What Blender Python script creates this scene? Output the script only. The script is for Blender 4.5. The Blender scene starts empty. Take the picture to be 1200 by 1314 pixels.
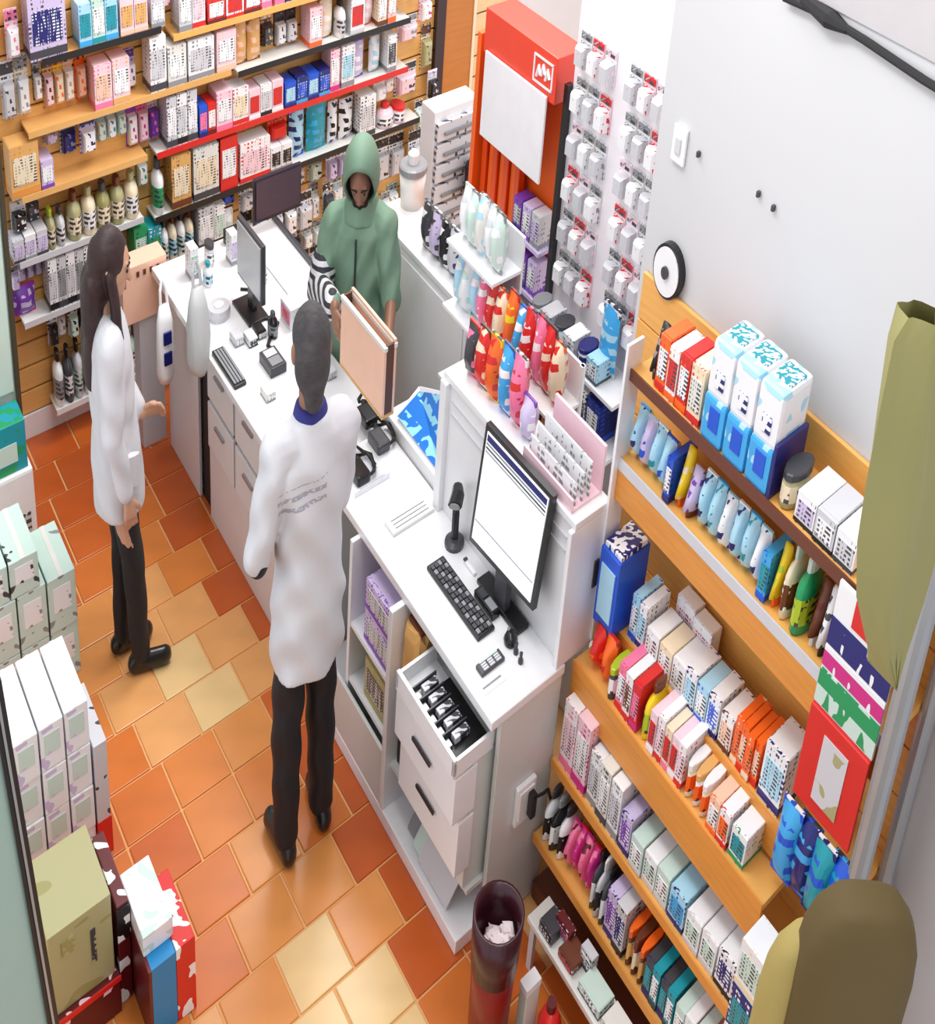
import bpy, bmesh, math, random
import numpy as np
from mathutils import Vector, Matrix
random.seed(7)
S = bpy.context.scene
COL = S.collection

# ------------------------------------------------------------------ camera
F_PX, IMG_W, IMG_H = 2237.6, 1200, 1314
PITCH, ROLL = math.radians(32.59), math.radians(4.44)
CAM_H = 3.5
fwd = np.array([0, math.cos(PITCH), -math.sin(PITCH)])
rgt = np.array([1.0, 0, 0]); dwn = np.cross(fwd, rgt)
c_, s_ = math.cos(ROLL), math.sin(ROLL)
RC = np.array([[c_, -s_, 0], [s_, c_, 0], [0, 0, 1]]) @ np.array([rgt, dwn, fwd])
cd = bpy.data.cameras.new('camera'); cam = bpy.data.objects.new('camera', cd); COL.objects.link(cam)
cd.sensor_fit = 'VERTICAL'; cd.sensor_height = 24.0; cd.lens = F_PX * 24.0 / IMG_H
cd.clip_start = 0.05; cd.clip_end = 60
m3 = Matrix((RC[0], -RC[1], -RC[2])).transposed()
cam.matrix_world = Matrix.Translation((0, 0, CAM_H)) @ m3.to_4x4()
S.camera = cam
# room axes: e1 runs along the counter, e2 along the slatwall (the shop is not square)
H1, H2 = math.radians(-25.96), math.radians(35.05)
e1 = np.array([math.sin(H1), math.cos(H1)]); e2 = np.array([math.sin(H2), math.cos(H2)])
MI = np.linalg.inv(np.array([e2, e1]).T)

# ------------------------------------------------------------------ light
world = bpy.data.worlds.new('world'); S.world = world; world.use_nodes = True
bg = world.node_tree.nodes['Background']
bg.inputs[0].default_value = (0.93, 0.95, 1.0, 1); bg.inputs[1].default_value = 0.95
def W(u, v, z=0.0):
    p = u * e2 + v * e1
    return (p[0], p[1], z)
def lamp(u, v, z, sx, sy, power, col=(1, 0.98, 0.95)):
    l = bpy.data.lights.new('ceiling_lamp', 'AREA'); l.shape = 'RECTANGLE'; l.size = sx; l.size_y = sy
    l.energy = power; l.color = col
    o = bpy.data.objects.new('ceiling_lamp', l); COL.objects.link(o); o.location = W(u, v, z)
    o.rotation_euler = (0, 0, -H1)
lamp(1.25, 2.6, 3.75, 0.5, 1.6, 24)
lamp(3.05, 4.55, 3.6, 0.9, 1.5, 62)
lamp(2.0, 3.7, 3.75, 0.5, 1.4, 20)
lamp(1.55, 1.0, 3.75, 0.5, 1.2, 12)
S.view_settings.view_transform = 'Standard'; S.view_settings.look = 'None'
S.view_settings.exposure = 0.22; S.view_settings.gamma = 1.0; S.view_settings.use_curve_mapping = False

# ------------------------------------------------------------------ pixel -> place
def ray(x, y): return RC.T @ np.array([(x - 600) / F_PX, (y - 657) / F_PX, 1])
def on_v(x, y, v):
    d = ray(x, y); a = MI @ d[:2]; t = v / a[1]; return a[0] * t, v, CAM_H + t * d[2]
def on_u(x, y, u):
    d = ray(x, y); a = MI @ d[:2]; t = u / a[0]; return u, a[1] * t, CAM_H + t * d[2]
def on_z(x, y, z):
    d = ray(x, y); t = (z - CAM_H) / d[2]; a = MI @ d[:2]; return a[0] * t, a[1] * t, z

# ------------------------------------------------------------------ materials
PAL = dict(white=(238, 238, 240), offwhite=(226, 224, 218), cream=(236, 220, 190), palegrey=(205, 205, 210), grey=(140, 142, 146),
  darkgrey=(62, 62, 68), black=(18, 17, 20), red=(214, 34, 30), darkred=(96, 22, 26), orange=(246, 104, 28), pink=(240, 120, 160),
  palepink=(240, 205, 215), magenta=(205, 40, 130), purple=(120, 60, 170), lilac=(205, 190, 225), navy=(22, 30, 110), blue=(24, 84, 205),
  skyblue=(60, 165, 225), paleblue=(170, 215, 235), teal=(10, 150, 165), green=(20, 150, 90), mint=(200, 222, 212), lime=(175, 200, 40),
  yellow=(242, 208, 30), tan=(222, 170, 100), brown=(104, 52, 30), khaki=(170, 165, 120), peach=(242, 196, 170), wood=(238, 176, 92),
  wooddark=(222, 146, 60), olive=(152, 146, 92), olivebrown=(92, 74, 34), terracotta=(205, 112, 48), steel=(170, 172, 176))
WORD = dict(palegrey='pale grey', offwhite='off-white', darkgrey='dark grey', darkred='dark red', palepink='pale pink', skyblue='sky blue', paleblue='pale blue', wooddark='brown')
def word(c): return WORD.get(c, c)
def lin(c):
    if isinstance(c, str): c = PAL[c]
    return tuple((x / 255 / 12.92) if x / 255 < 0.04045 else ((x / 255 + 0.055) / 1.055) ** 2.4 for x in c) + (1,)
MC = {}
def mat(c, rough=0.5, metal=0.0, var=0.06, scale=14.0, bump=0.0, emit=0.0, spec=0.5):
    k = ('m', c, rough, metal, var, scale, bump, emit, spec)
    if k in MC: return MC[k]
    m = bpy.data.materials.new(c if isinstance(c, str) else 'paint'); m.use_nodes = True
    nt = m.node_tree; b = nt.nodes['Principled BSDF']; L = nt.links
    b.inputs['Roughness'].default_value = rough; b.inputs['Metallic'].default_value = metal
    b.inputs['Specular IOR Level'].default_value = spec
    tc = nt.nodes.new('ShaderNodeTexCoord'); n = nt.nodes.new('ShaderNodeTexNoise'); n.inputs['Scale'].default_value = scale
    L.new(tc.outputs['Object'], n.inputs['Vector'])
    mx = nt.nodes.new('ShaderNodeMix'); mx.data_type = 'RGBA'; col = lin(c)
    mx.inputs[6].default_value = tuple(x * (1 - var) for x in col[:3]) + (1,); mx.inputs[7].default_value = tuple(min(1, x * (1 + var)) for x in col[:3]) + (1,)
    L.new(n.outputs['Fac'], mx.inputs[0]); L.new(mx.outputs[2], b.inputs['Base Color'])
    if emit:
        L.new(mx.outputs[2], b.inputs['Emission Color']); b.inputs['Emission Strength'].default_value = emit
    if bump:
        bp = nt.nodes.new('ShaderNodeBump'); bp.inputs['Strength'].default_value = bump; bp.inputs['Distance'].default_value = 0.01
        L.new(n.outputs['Fac'], bp.inputs['Height']); L.new(bp.outputs[0], b.inputs['Normal'])
    MC[k] = m; return m
def printed(c1, c2, pitch=0.024, rough=0.4, amount=0.5, dens=55.0):
    """flat print: rows of broken marks of c2 on c1"""
    k = ('p', c1, c2, pitch, rough, amount, dens)
    if k in MC: return MC[k]
    m = bpy.data.materials.new('print'); m.use_nodes = True; nt = m.node_tree; L = nt.links; b = nt.nodes['Principled BSDF']
    b.inputs['Roughness'].default_value = rough
    tc = nt.nodes.new('ShaderNodeTexCoord'); sp = nt.nodes.new('ShaderNodeSeparateXYZ'); L.new(tc.outputs['Object'], sp.inputs[0])
    w = nt.nodes.new('ShaderNodeMath'); w.operation = 'MULTIPLY'; w.inputs[1].default_value = 2 * math.pi / pitch; L.new(sp.outputs['Z'], w.inputs[0])
    sn = nt.nodes.new('ShaderNodeMath'); sn.operation = 'SINE'; L.new(w.outputs[0], sn.inputs[0])
    g1 = nt.nodes.new('ShaderNodeMath'); g1.operation = 'GREATER_THAN'; g1.inputs[1].default_value = -0.1; L.new(sn.outputs[0], g1.inputs[0])
    mp = nt.nodes.new('ShaderNodeMapping'); mp.inputs['Scale'].default_value = (dens, dens, 14); L.new(tc.outputs['Object'], mp.inputs[0])
    n = nt.nodes.new('ShaderNodeTexNoise'); n.inputs['Scale'].default_value = 1.0; n.inputs['Detail'].default_value = 1; L.new(mp.outputs[0], n.inputs['Vector'])
    g2 = nt.nodes.new('ShaderNodeMath'); g2.operation = 'GREATER_THAN'; g2.inputs[1].default_value = 1 - amount; L.new(n.outputs['Fac'], g2.inputs[0])
    mu = nt.nodes.new('ShaderNodeMath'); mu.operation = 'MULTIPLY'; L.new(g1.outputs[0], mu.inputs[0]); L.new(g2.outputs[0], mu.inputs[1])
    mx = nt.nodes.new('ShaderNodeMix'); mx.data_type = 'RGBA'; mx.inputs[6].default_value = lin(c1); mx.inputs[7].default_value = lin(c2)
    L.new(mu.outputs[0], mx.inputs[0]); L.new(mx.outputs[2], b.inputs['Base Color'])
    MC[k] = m; return m
def wood(c, scale=6.0, rough=0.45):
    k = ('w', c, scale, rough)
    if k in MC: return MC[k]
    m = bpy.data.materials.new('wood'); m.use_nodes = True; nt = m.node_tree; L = nt.links; b = nt.nodes['Principled BSDF']
    b.inputs['Roughness'].default_value = rough
    tc = nt.nodes.new('ShaderNodeTexCoord'); mp = nt.nodes.new('ShaderNodeMapping'); mp.inputs['Scale'].default_value = (1.5, 1.5, 16); L.new(tc.outputs['Object'], mp.inputs[0])
    n = nt.nodes.new('ShaderNodeTexNoise'); n.inputs['Scale'].default_value = scale; n.inputs['Detail'].default_value = 4; L.new(mp.outputs[0], n.inputs['Vector'])
    mx = nt.nodes.new('ShaderNodeMix'); mx.data_type = 'RGBA'; col = lin(c)
    mx.inputs[6].default_value = tuple(x * 0.78 for x in col[:3]) + (1,); mx.inputs[7].default_value = tuple(min(1, x * 1.15) for x in col[:3]) + (1,)
    L.new(n.outputs['Fac'], mx.inputs[0]); L.new(mx.outputs[2], b.inputs['Base Color']); MC[k] = m; return m

# ------------------------------------------------------------------ geometry helpers (vertices in world space)
LOC = {}
def obj(name, geo, m, parent=None, smooth=False, label=None, cat=None, group=None, kind=None):
    vs, fs = geo
    a = np.array(vs, float)
    org = np.array([(a[:, 0].min() + a[:, 0].max()) / 2, (a[:, 1].min() + a[:, 1].max()) / 2, a[:, 2].min()])
    me = bpy.data.meshes.new(name); me.from_pydata((a - org).tolist(), [], fs); me.update()
    if smooth: me.polygons.foreach_set('use_smooth', [True] * len(me.polygons))
    if m: me.materials.append(m)
    o = bpy.data.objects.new(name, me); COL.objects.link(o)
    if parent is not None:
        o.parent = parent; o.location = tuple(org - LOC[parent.name])
    else: o.location = tuple(org)
    LOC[o.name] = org
    tag(o, label, cat, group, kind)
    return o
def tag(o, label=None, cat=None, group=None, kind=None):
    if label: o['label'] = label
    if cat: o['category'] = cat
    if group: o['group'] = group
    if kind: o['kind'] = kind
def thing(name, label, cat, loc, group=None):
    o = bpy.data.objects.new(name, None); COL.objects.link(o); o.location = loc; o.empty_display_size = 0.05
    LOC[o.name] = np.array(loc, float); tag(o, label, cat, group); return o
BF = [(0, 3, 2, 1), (4, 5, 6, 7), (0, 1, 5, 4), (1, 2, 6, 5), (2, 3, 7, 6), (3, 0, 4, 7)]
def raw(a0, a1, b0, b1, c0, c1, bev=0.0):
    if not bev:
        return [(a0, b0, c0), (a1, b0, c0), (a1, b1, c0), (a0, b1, c0), (a0, b0, c1), (a1, b0, c1), (a1, b1, c1), (a0, b1, c1)], BF
    bm = bmesh.new(); bmesh.ops.create_cube(bm, size=1)
    for v in bm.verts:
        v.co = Vector(((a0 + a1) / 2 + v.co.x * (a1 - a0), (b0 + b1) / 2 + v.co.y * (b1 - b0), (c0 + c1) / 2 + v.co.z * (c1 - c0)))
    bev = min(bev, 0.45 * min(abs(a1 - a0), abs(b1 - b0), abs(c1 - c0)))
    bmesh.ops.bevel(bm, geom=bm.edges[:], offset=bev, segments=2, affect='EDGES', profile=0.6)
    bm.verts.ensure_lookup_table()
    r = [tuple(v.co) for v in bm.verts], [tuple(v.index for v in f.verts) for f in bm.faces]; bm.free(); return r
def mapw(geo): return [W(*p) for p in geo[0]], geo[1]
def ub(u0, u1, v0, v1, z0, z1, bev=0.0): return mapw(raw(u0, u1, v0, v1, z0, z1, bev))
def join(*gs):
    V, Fc = [], []
    for v, f in gs:
        n = len(V); V += list(v); Fc += [tuple(i + n for i in q) for q in f]
    return V, Fc
SQ = 1 / 1.8
def lathe(prof, cu, cv, cz=0.0, n=16, sq=SQ):
    c = W(cu, cv, cz); V = []; Fc = []
    for r, z in prof:
        for k in range(n):
            a = 2 * math.pi * k / n; V.append((c[0] + r * math.cos(a) * sq, c[1] + r * math.sin(a), cz + z))
    for i in range(len(prof) - 1):
        for k in range(n):
            k2 = (k + 1) % n; Fc.append((i * n + k, i * n + k2, (i + 1) * n + k2, (i + 1) * n + k))
    Fc.append(tuple(reversed(range(n)))); Fc.append(tuple((len(prof) - 1) * n + k for k in range(n)))
    return V, Fc
def tube(pts, r, n=8):
    """bar through world points"""
    P = [np.array(p, float) for p in pts]; V = []; Fc = []
    for i, p in enumerate(P):
        d = P[min(i + 1, len(P) - 1)] - P[max(i - 1, 0)]; d /= np.linalg.norm(d) + 1e-9
        a = np.cross(d, [0, 0, 1.0]);
        if np.linalg.norm(a) < 1e-3: a = np.array([1.0, 0, 0])
        a /= np.linalg.norm(a); b = np.cross(d, a)
        rr = r[i] if isinstance(r, (list, tuple)) else r
        for k in range(n):
            t = 2 * math.pi * k / n; V.append(tuple(p + rr * (math.cos(t) * a + math.sin(t) * b)))
    for i in range(len(P) - 1):
        for k in range(n):
            k2 = (k + 1) % n; Fc.append((i * n + k, i * n + k2, (i + 1) * n + k2, (i + 1) * n + k))
    Fc.append(tuple(reversed(range(n)))); Fc.append(tuple((len(P) - 1) * n + k for k in range(n)))
    return V, Fc
def wt(*pts): return [W(*p) for p in pts]

# ================================================================== SETTING
UW = 2.42          # wall with the wooden shelves
VB = 5.41          # slatwall
def struct(name, geo, m, parent=None, smooth=False):
    return obj(name, geo, m, parent, smooth, kind='structure' if parent is None else None)
floor = struct('floor', ub(-0.2, 6.2, 0.2, VB + 0.1, -0.06, -0.006), mat((224, 168, 108), 0.7, bump=0.2, scale=60))
def tile_mats():
    out = []
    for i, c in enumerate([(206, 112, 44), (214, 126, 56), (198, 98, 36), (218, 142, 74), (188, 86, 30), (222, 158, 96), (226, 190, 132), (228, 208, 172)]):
        m = mat(c, 0.3, var=0.16, scale=7, bump=0.05); out.append(m)
    return out
TM = tile_mats()
du, dv, gap = 0.212, 0.2205, 0.008
row = 0; v = 1.2
while v < VB:
    off = [0, 0.085, -0.04, 0.1][row % 4] if row % 3 else 0
    u = 0.47 - 0.212 + off
    while u < 1.95:
        v1 = min(v + dv - gap, VB); zt = random.uniform(-0.001, 0.0)
        pale = 0.5 + 0.45 * math.exp(-((u + 0.1 - 1.32) / 0.2) ** 2) + 0.25 * math.sin(3.1 * v + 2 * u) - 0.5 * max(0, v - 3.6) - (0.55 if u > 1.5 else 0) + random.uniform(-0.16, 0.16) + 0.18 * max(0, 2.8 - v)  # lamp glare painted as paler tiles mid-aisle, on top of real tile variation
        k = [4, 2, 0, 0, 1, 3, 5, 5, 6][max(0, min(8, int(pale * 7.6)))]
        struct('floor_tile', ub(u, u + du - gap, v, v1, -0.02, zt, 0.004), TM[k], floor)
        u += du
    v += dv; row += 1
# slatwall behind the shop: each plank its own piece
M_WALL = mat((226, 222, 224), 0.6, scale=3); M_SLAT = wood((232, 178, 104)); M_SLATP = wood((238, 204, 152))
wall_back = struct('wall_back', ub(1.08, 6.2, VB, VB + 0.1, 0, 2.6), mat((120, 84, 50), 0.7))
z = 0.1
while z < 1.75:
    for a, b, m in ((1.1, 3.555, M_SLAT), (3.86, 4.12, M_SLATP)):
        struct('slat', ub(a, b, VB - 0.016, VB, z, z + 0.092, 0.004), m, wall_back)
    z += 0.1
struct('plain_panel', ub(4.12, 6.2, VB - 0.02, VB, 0, 2.6), M_WALL, wall_back)
trim = struct('baseboard_back', ub(1.08, 3.55, VB - 0.03, VB - 0.016, 0, 0.098), mat('white', 0.4))
d1 = struct('door_1', ub(3.62, 3.84, VB - 0.03, VB, 0.0, 1.95, 0.004), wood((196, 118, 30), 4, 0.35))
struct('frame_jamb', ub(3.555, 3.62, VB - 0.05, VB, 0, 2.0), mat((52, 30, 34), 0.5), d1)
struct('frame_jamb', ub(3.84, 3.862, VB - 0.035, VB, 0, 2.0), mat('cream', 0.5), d1)
# grey wall with the wooden shelves
wall_right = struct('wall_right', ub(UW, UW + 0.1, -0.3, 2.29, 0, 2.52), mat((205, 205, 207), 0.7, var=0.03, scale=2))
struct('upper_panel', ub(UW - 0.006, UW + 0.1, -0.3, 2.29, 2.52, 3.3), mat((190, 186, 188), 0.7), wall_right)
cab = []
for i in range(14):
    t = i / 13; vv = 0.6 + t * 1.25
    cab.append(W(UW - 0.012, vv, 2.49 + 0.01 * math.sin(t * 9)))
c_ = obj('wall_cable', tube(cab, 0.009), mat('black', 0.5), label='black cable running along the top of the grey wall', cat='cable')
obj('junction_sleeve', tube(wt((UW - 0.014, 1.62, 2.497), (UW - 0.014, 1.68, 2.5), (UW - 0.014, 1.78, 2.512)), [0.008, 0.02, 0.012]), mat('black', 0.5), c_)
# small fittings on the grey wall
def wall_plate():
    u, v, z = on_u(874, 185, UW)
    t = thing('wall_switch', 'small white switch plate on the grey wall near its corner', 'switch', W(UW, v, z - 0.04))
    obj('plate', ub(UW - 0.012, UW, v - 0.03, v + 0.03, z - 0.045, z + 0.045, 0.004), mat('white', 0.4), t)
    obj('rocker', ub(UW - 0.018, UW - 0.011, v - 0.012, v + 0.012, z - 0.02, z + 0.02, 0.003), mat('palegrey', 0.4), t)
    u, v, z = on_u(862, 345, UW)
    t = thing('wall_gauge', 'white oval gauge with a black rim on the grey wall', 'gauge', W(UW, v, z - 0.07))
    def disc(r, d0, d1, n=28):
        V = []; 
        for d in (d0, d1):
            for k in range(n):
                a = 2 * math.pi * k / n; V.append(W(UW - d, v + r * math.cos(a) * 0.95, z + r * 1.0 * math.sin(a)))
        Fc = [(k, (k + 1) % n, n + (k + 1) % n, n + k) for k in range(n)] + [tuple(range(n)), tuple(range(n, 2 * n))]
        return V, Fc
    obj('rim', disc(0.07, 0.0, 0.024), mat('black', 0.4), t)
    obj('face', disc(0.062, 0.018, 0.028), mat('white', 0.4), t)
    obj('hub', disc(0.016, 0.026, 0.036, 14), mat('darkgrey', 0.4), t)
    for x, y in ((898, 197), (975, 248), (994, 266)):
        u, v, z = on_u(x, y, UW)
        obj('wall_screw', ub(UW - 0.012, UW, v - 0.005, v + 0.005, z - 0.007, z + 0.007, 0.002), mat('darkgrey', 0.4), label='small dark screw head in the bare grey wall', cat='screw', group='screws in the grey wall')
wall_plate()
# near left: grey green panel leaning beside the piles
lp = thing('leaning_panel', 'grey green panel with black edge strips leaning beside the floor cartons', 'panel', W(0.3, 1.95, 0))
q0, q1 = np.array(on_v(74, 1314, 1.95)), np.array(on_v(2, 890, 1.95))
dz = (q1 - q0) / (q1[2] - q0[2]); E0 = q0 - dz * q0[2]; E1 = q1 + dz * 0.03
def strip(a, b, t0, t1): 
    V = []
    for E_ in (E0, E1):
        for du, dv in ((a, t0), (b, t0), (b, t1), (a, t1)): V.append(W(E_[0] + du, E_[1] + dv, E_[2]))
    return V, BF
obj('panel', strip(-0.17, -0.02, 0, 0.05), mat((150, 172, 162), 0.55, var=0.03), lp)
obj('black_edge', strip(-0.02, -0.011, -0.006, 0.05), mat('black', 0.35), lp)
obj('metal_edge', strip(-0.011, -0.006, -0.008, 0.05), mat('steel', 0.3, 0.6), lp)
obj('black_edge', strip(-0.006, 0.003, -0.006, 0.05), mat('black', 0.35), lp)

# ================================================================== PRODUCTS
def frame(face, u, v):
    if face == 'R': return lambda s, t, z: W(u + t, v + s, z)
    return lambda s, t, z: W(u + s, v + t, z)
def pb(fr, *a, bev=0.0):
    g = raw(*a, bev); return [fr(*p) for p in g[0]], g[1]
KW = dict(carton='carton', pack='hanging pack', bottle='bottle', pouch='pouch', tub='tub', tube='tube')
COUNT = {}
PRIN = ('white', 'offwhite', 'cream', 'palegrey')
def product(kind, face, u, v, z, w, d, h, c1, c2, c3, where, grp, title=None):
    """w wide, d deep (away from the front), h high; front centre at (u,v)"""
    fr = frame(face, u, v)
    lab = (title or '%s %s with %s label' % (word(c1), KW[kind], word(c2))) + ' ' + where
    t = thing(dict(pack='hanging_pack').get(kind, kind), lab, {'pack': 'packet'}.get(kind, kind), fr(0, d / 2, z), grp)
    txt = 'darkgrey' if c2 not in ('black', 'navy', 'darkred', 'darkgrey', 'brown', 'purple', 'blue') else 'white'
    if kind == 'carton':
        obj('box', pb(fr, -w / 2, w / 2, 0, d, z, z + h), printed(c1, c3, 0.016, amount=0.42, dens=110), t)
        obj('label', pb(fr, -w * 0.4, w * 0.4, -0.002, 0.002, z + h * 0.25, z + h * 0.78), printed(c2, txt, 0.011, amount=0.46, dens=150), t)
        obj('band', pb(fr, -w / 2 - 0.001, w / 2 + 0.001, -0.0015, d * 0.98, z + h * 0.04, z + h * 0.16), mat(c3, 0.4), t)
        obj('flap', pb(fr, -w * 0.47, w * 0.47, d * 0.08, d * 0.92, z + h, z + h + 0.0015), mat(c1, 0.45), t)
    elif kind == 'pack':
        obj('card', pb(fr, -w / 2, w / 2, d - 0.004, d, z, z + h), printed(c1, c3, 0.016, amount=0.5, dens=110), t)
        V = []; 
        for tt, k in ((d - 0.004, 1.0), (d * 0.25, 0.92), (0, 0.72)):
            for s, zz in ((-1, 0), (1, 0), (1, 1), (-1, 1)):
                zc = z + h * 0.36; V.append(fr(s * w * 0.42 * k, tt, zc + (zz - 0.5) * h * 0.6 * k))
        Fc = [(i * 4 + k, i * 4 + (k + 1) % 4, i * 4 + 4 + (k + 1) % 4, i * 4 + 4 + k) for i in (0, 1) for k in range(4)] + [(8, 9, 10, 11), (3, 2, 1, 0)]
        obj('blister', (V, Fc), printed(c2, c3, 0.03, rough=0.2, amount=0.38), t)
        obj('header', pb(fr, -w * 0.46, w * 0.46, d - 0.008, d - 0.003, z + h * 0.78, z + h * 0.96), printed(c3, txt, 0.02), t)
        obj('hook', pb(fr, -0.004, 0.004, d - 0.03, d + 0.02, z + h * 0.93, z + h * 0.95), mat('steel', 0.3, 0.8), t)
    elif kind in ('bottle', 'tub', 'tube'):
        def lt(prof, n=12):
            V = []; Fc = []
            for r, zz in prof:
                for k in range(n):
                    a = 2 * math.pi * k / n; V.append(fr(r * w / 2 * math.cos(a), d / 2 + r * d / 2 * math.sin(a), z + zz * h))
            for i in range(len(prof) - 1):
                for k in range(n): Fc.append((i * n + k, i * n + (k + 1) % n, (i + 1) * n + (k + 1) % n, (i + 1) * n + k))
            Fc.append(tuple(reversed(range(n)))); Fc.append(tuple((len(prof) - 1) * n + k for k in range(n))); return V, Fc
        if kind == 'bottle':
            obj('body', lt([(0.9, 0), (1, 0.03), (1, 0.6), (0.85, 0.7), (0.4, 0.78), (0.4, 0.84)]), mat(c1, 0.25), t, True)
            obj('cap', lt([(0.5, 0.82), (0.5, 0.97), (0.42, 1.0)]), mat(c3, 0.35), t)
            obj('label', lt([(1.03, 0.15), (1.03, 0.52)]), printed(c2, txt, 0.02), t)
        elif kind == 'tub':
            obj('body', lt([(0.9, 0), (1, 0.05), (1, 0.8)]), mat(c1, 0.3), t, True)
            obj('lid', lt([(1.04, 0.8), (1.04, 0.97), (0.96, 1.0)]), mat(c3, 0.35), t)
            obj('label', lt([(1.03, 0.2), (1.03, 0.65)]), printed(c2, txt, 0.02), t)
        else:
            obj('cap', lt([(0.7, 0), (0.75, 0.2)]), mat(c3, 0.35), t)
            fl = []
            for i, q in enumerate((0.2, 0.5, 0.8, 1.0)):
                fl.append((q, 1 - 0.9 * i / 3.0))
            n = 12; V = []; Fc = []
            for q, k2 in fl:
                for k in range(n):
                    a = 2 * math.pi * k / n; V.append(fr(w / 2 * math.cos(a), d / 2 + k2 * d / 2 * math.sin(a), z + q * h))
            for i in range(3):
                for k in range(n): Fc.append((i * n + k, i * n + (k + 1) % n, (i + 1) * n + (k + 1) % n, (i + 1) * n + k))
            Fc.append(tuple(reversed(range(n)))); Fc.append(tuple(3 * n + k for k in range(n)))
            obj('body', (V, Fc), printed(c1, c2, 0.03), t, True)
    elif kind == 'pouch':
        nx, nz = 6, 7; V = []; Fc = []
        for side in (0, 1):
            for j in range(nz):
                for i in range(nx):
                    a, b = i / (nx - 1), j / (nz - 1)
                    bulge = (math.sin(math.pi * a) * math.sin(math.pi * min(1, b * 1.05))) ** 0.6 if 0 < i < nx - 1 and 0 < j < nz - 1 else 0
                    bulge *= 1 + random.uniform(-0.15, 0.15)
                    tt = d / 2 + (-1 if side == 0 else 1) * d / 2 * bulge
                    V.append(fr((a - 0.5) * w, tt, z + b * h))
        q = nx * nz
        for side in (0, 1):
            for j in range(nz - 1):
                for i in range(nx - 1):
                    f = (side * q + j * nx + i, side * q + j * nx + i + 1, side * q + (j + 1) * nx + i + 1, side * q + (j + 1) * nx + i)
                    Fc.append(f if side == 0 else f[::-1])
        obj('bag', (V, Fc), printed(c1, c2, 0.04, rough=0.3, amount=0.48, dens=30), t, True)
        obj('header', pb(fr, -w / 2, w / 2, d / 2 - 0.004, d / 2 + 0.004, z + h * 0.88, z + h), printed(c3, txt, 0.02), t)
        obj('seal', pb(fr, -w / 2, w / 2, d / 2 - 0.003, d / 2 + 0.003, z, z + h * 0.07), mat(c3, 0.35), t)
    return t

# ------------------------------------------------------------------ slatwall rows
SHZ = [1.495, 1.255, 1.03, 0.77, 0.55, 0.14]
def wshelf(u0, u1, z, c, m, label):
    t = thing('wall_shelf', label, 'shelf', W((u0 + u1) / 2, VB, z - 0.03))
    obj('board', ub(u0, u1, VB - 0.15, VB - 0.016, z - 0.012, z, 0.002), m, t)
    obj('front_strip', ub(u0, u1, VB - 0.154, VB - 0.149, z - 0.02, z + 0.004), mat(c, 0.4), t)
    n = max(2, int((u1 - u0) / 0.4))
    for i in range(n):
        a = u0 + 0.03 + (u1 - u0 - 0.06) * i / (n - 1)
        obj('bracket', ub(a - 0.004, a + 0.004, VB - 0.12, VB - 0.01, z - 0.035, z - 0.012), mat('steel', 0.3, 0.7), t)
WB = mat('offwhite', 0.4); WT = wood((226, 170, 100))
wshelf(1.28, 1.84, 1.495, 'black', WT, 'wooden slatwall shelf with black edge, topmost on its left half')
wshelf(1.9, 3.2, 1.45, 'wood', WT, 'long wooden slatwall shelf with tan edge, topmost on its right half')
wshelf(1.2, 2.2, 1.255, 'tan', WT, 'tan slatwall shelf just below the black edged one')
wshelf(2.24, 3.3, 1.235, 'black', WB, 'white slatwall shelf with black edge under the red packs')
wshelf(1.15, 1.75, 1.03, 'tan', WT, 'short tan slatwall shelf above the pink packs')
wshelf(1.8, 3.3, 1.02, 'red', WB, 'white slatwall shelf with red edge strip')
wshelf(1.12, 1.72, 0.79, 'palegrey', WB, 'white slatwall shelf with pale grey edge above the brown bottles')
wshelf(1.78, 3.4, 0.765, 'black', WB, 'white slatwall shelf with black edge behind the dark monitor')
wshelf(1.12, 2.3, 0.55, 'palegrey', WB, 'long white slatwall shelf with pale grey edge, second lowest')
wshelf(1.24, 2.0, 0.14, 'white', WB, 'white slatwall base shelf with white edge near the floor')
ROWN = ['on top slatwall row', 'on second slatwall row', 'on third slatwall row', 'on fourth slatwall row', 'on fifth slatwall row', 'on lowest slatwall row']
OCC = []
def free(u0, u1, z0, z1, tol=0.004): return not any(u0 < b - tol and a < u1 - tol and z0 < d - tol and c < z1 - tol for a, b, c, d in OCC)
for o_ in [o for o in bpy.data.objects if o.name.startswith('wall_shelf')]: pass
for a, b, z in ((1.28, 1.84, 1.495), (1.9, 3.2, 1.45), (1.2, 2.2, 1.255), (2.24, 3.3, 1.235), (1.15, 1.75, 1.03), (1.8, 3.3, 1.02), (1.12, 1.72, 0.79), (1.78, 3.4, 0.765), (1.12, 2.3, 0.55), (1.24, 2.0, 0.14)):
    OCC.append((a, b, z - 0.036, z))
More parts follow.
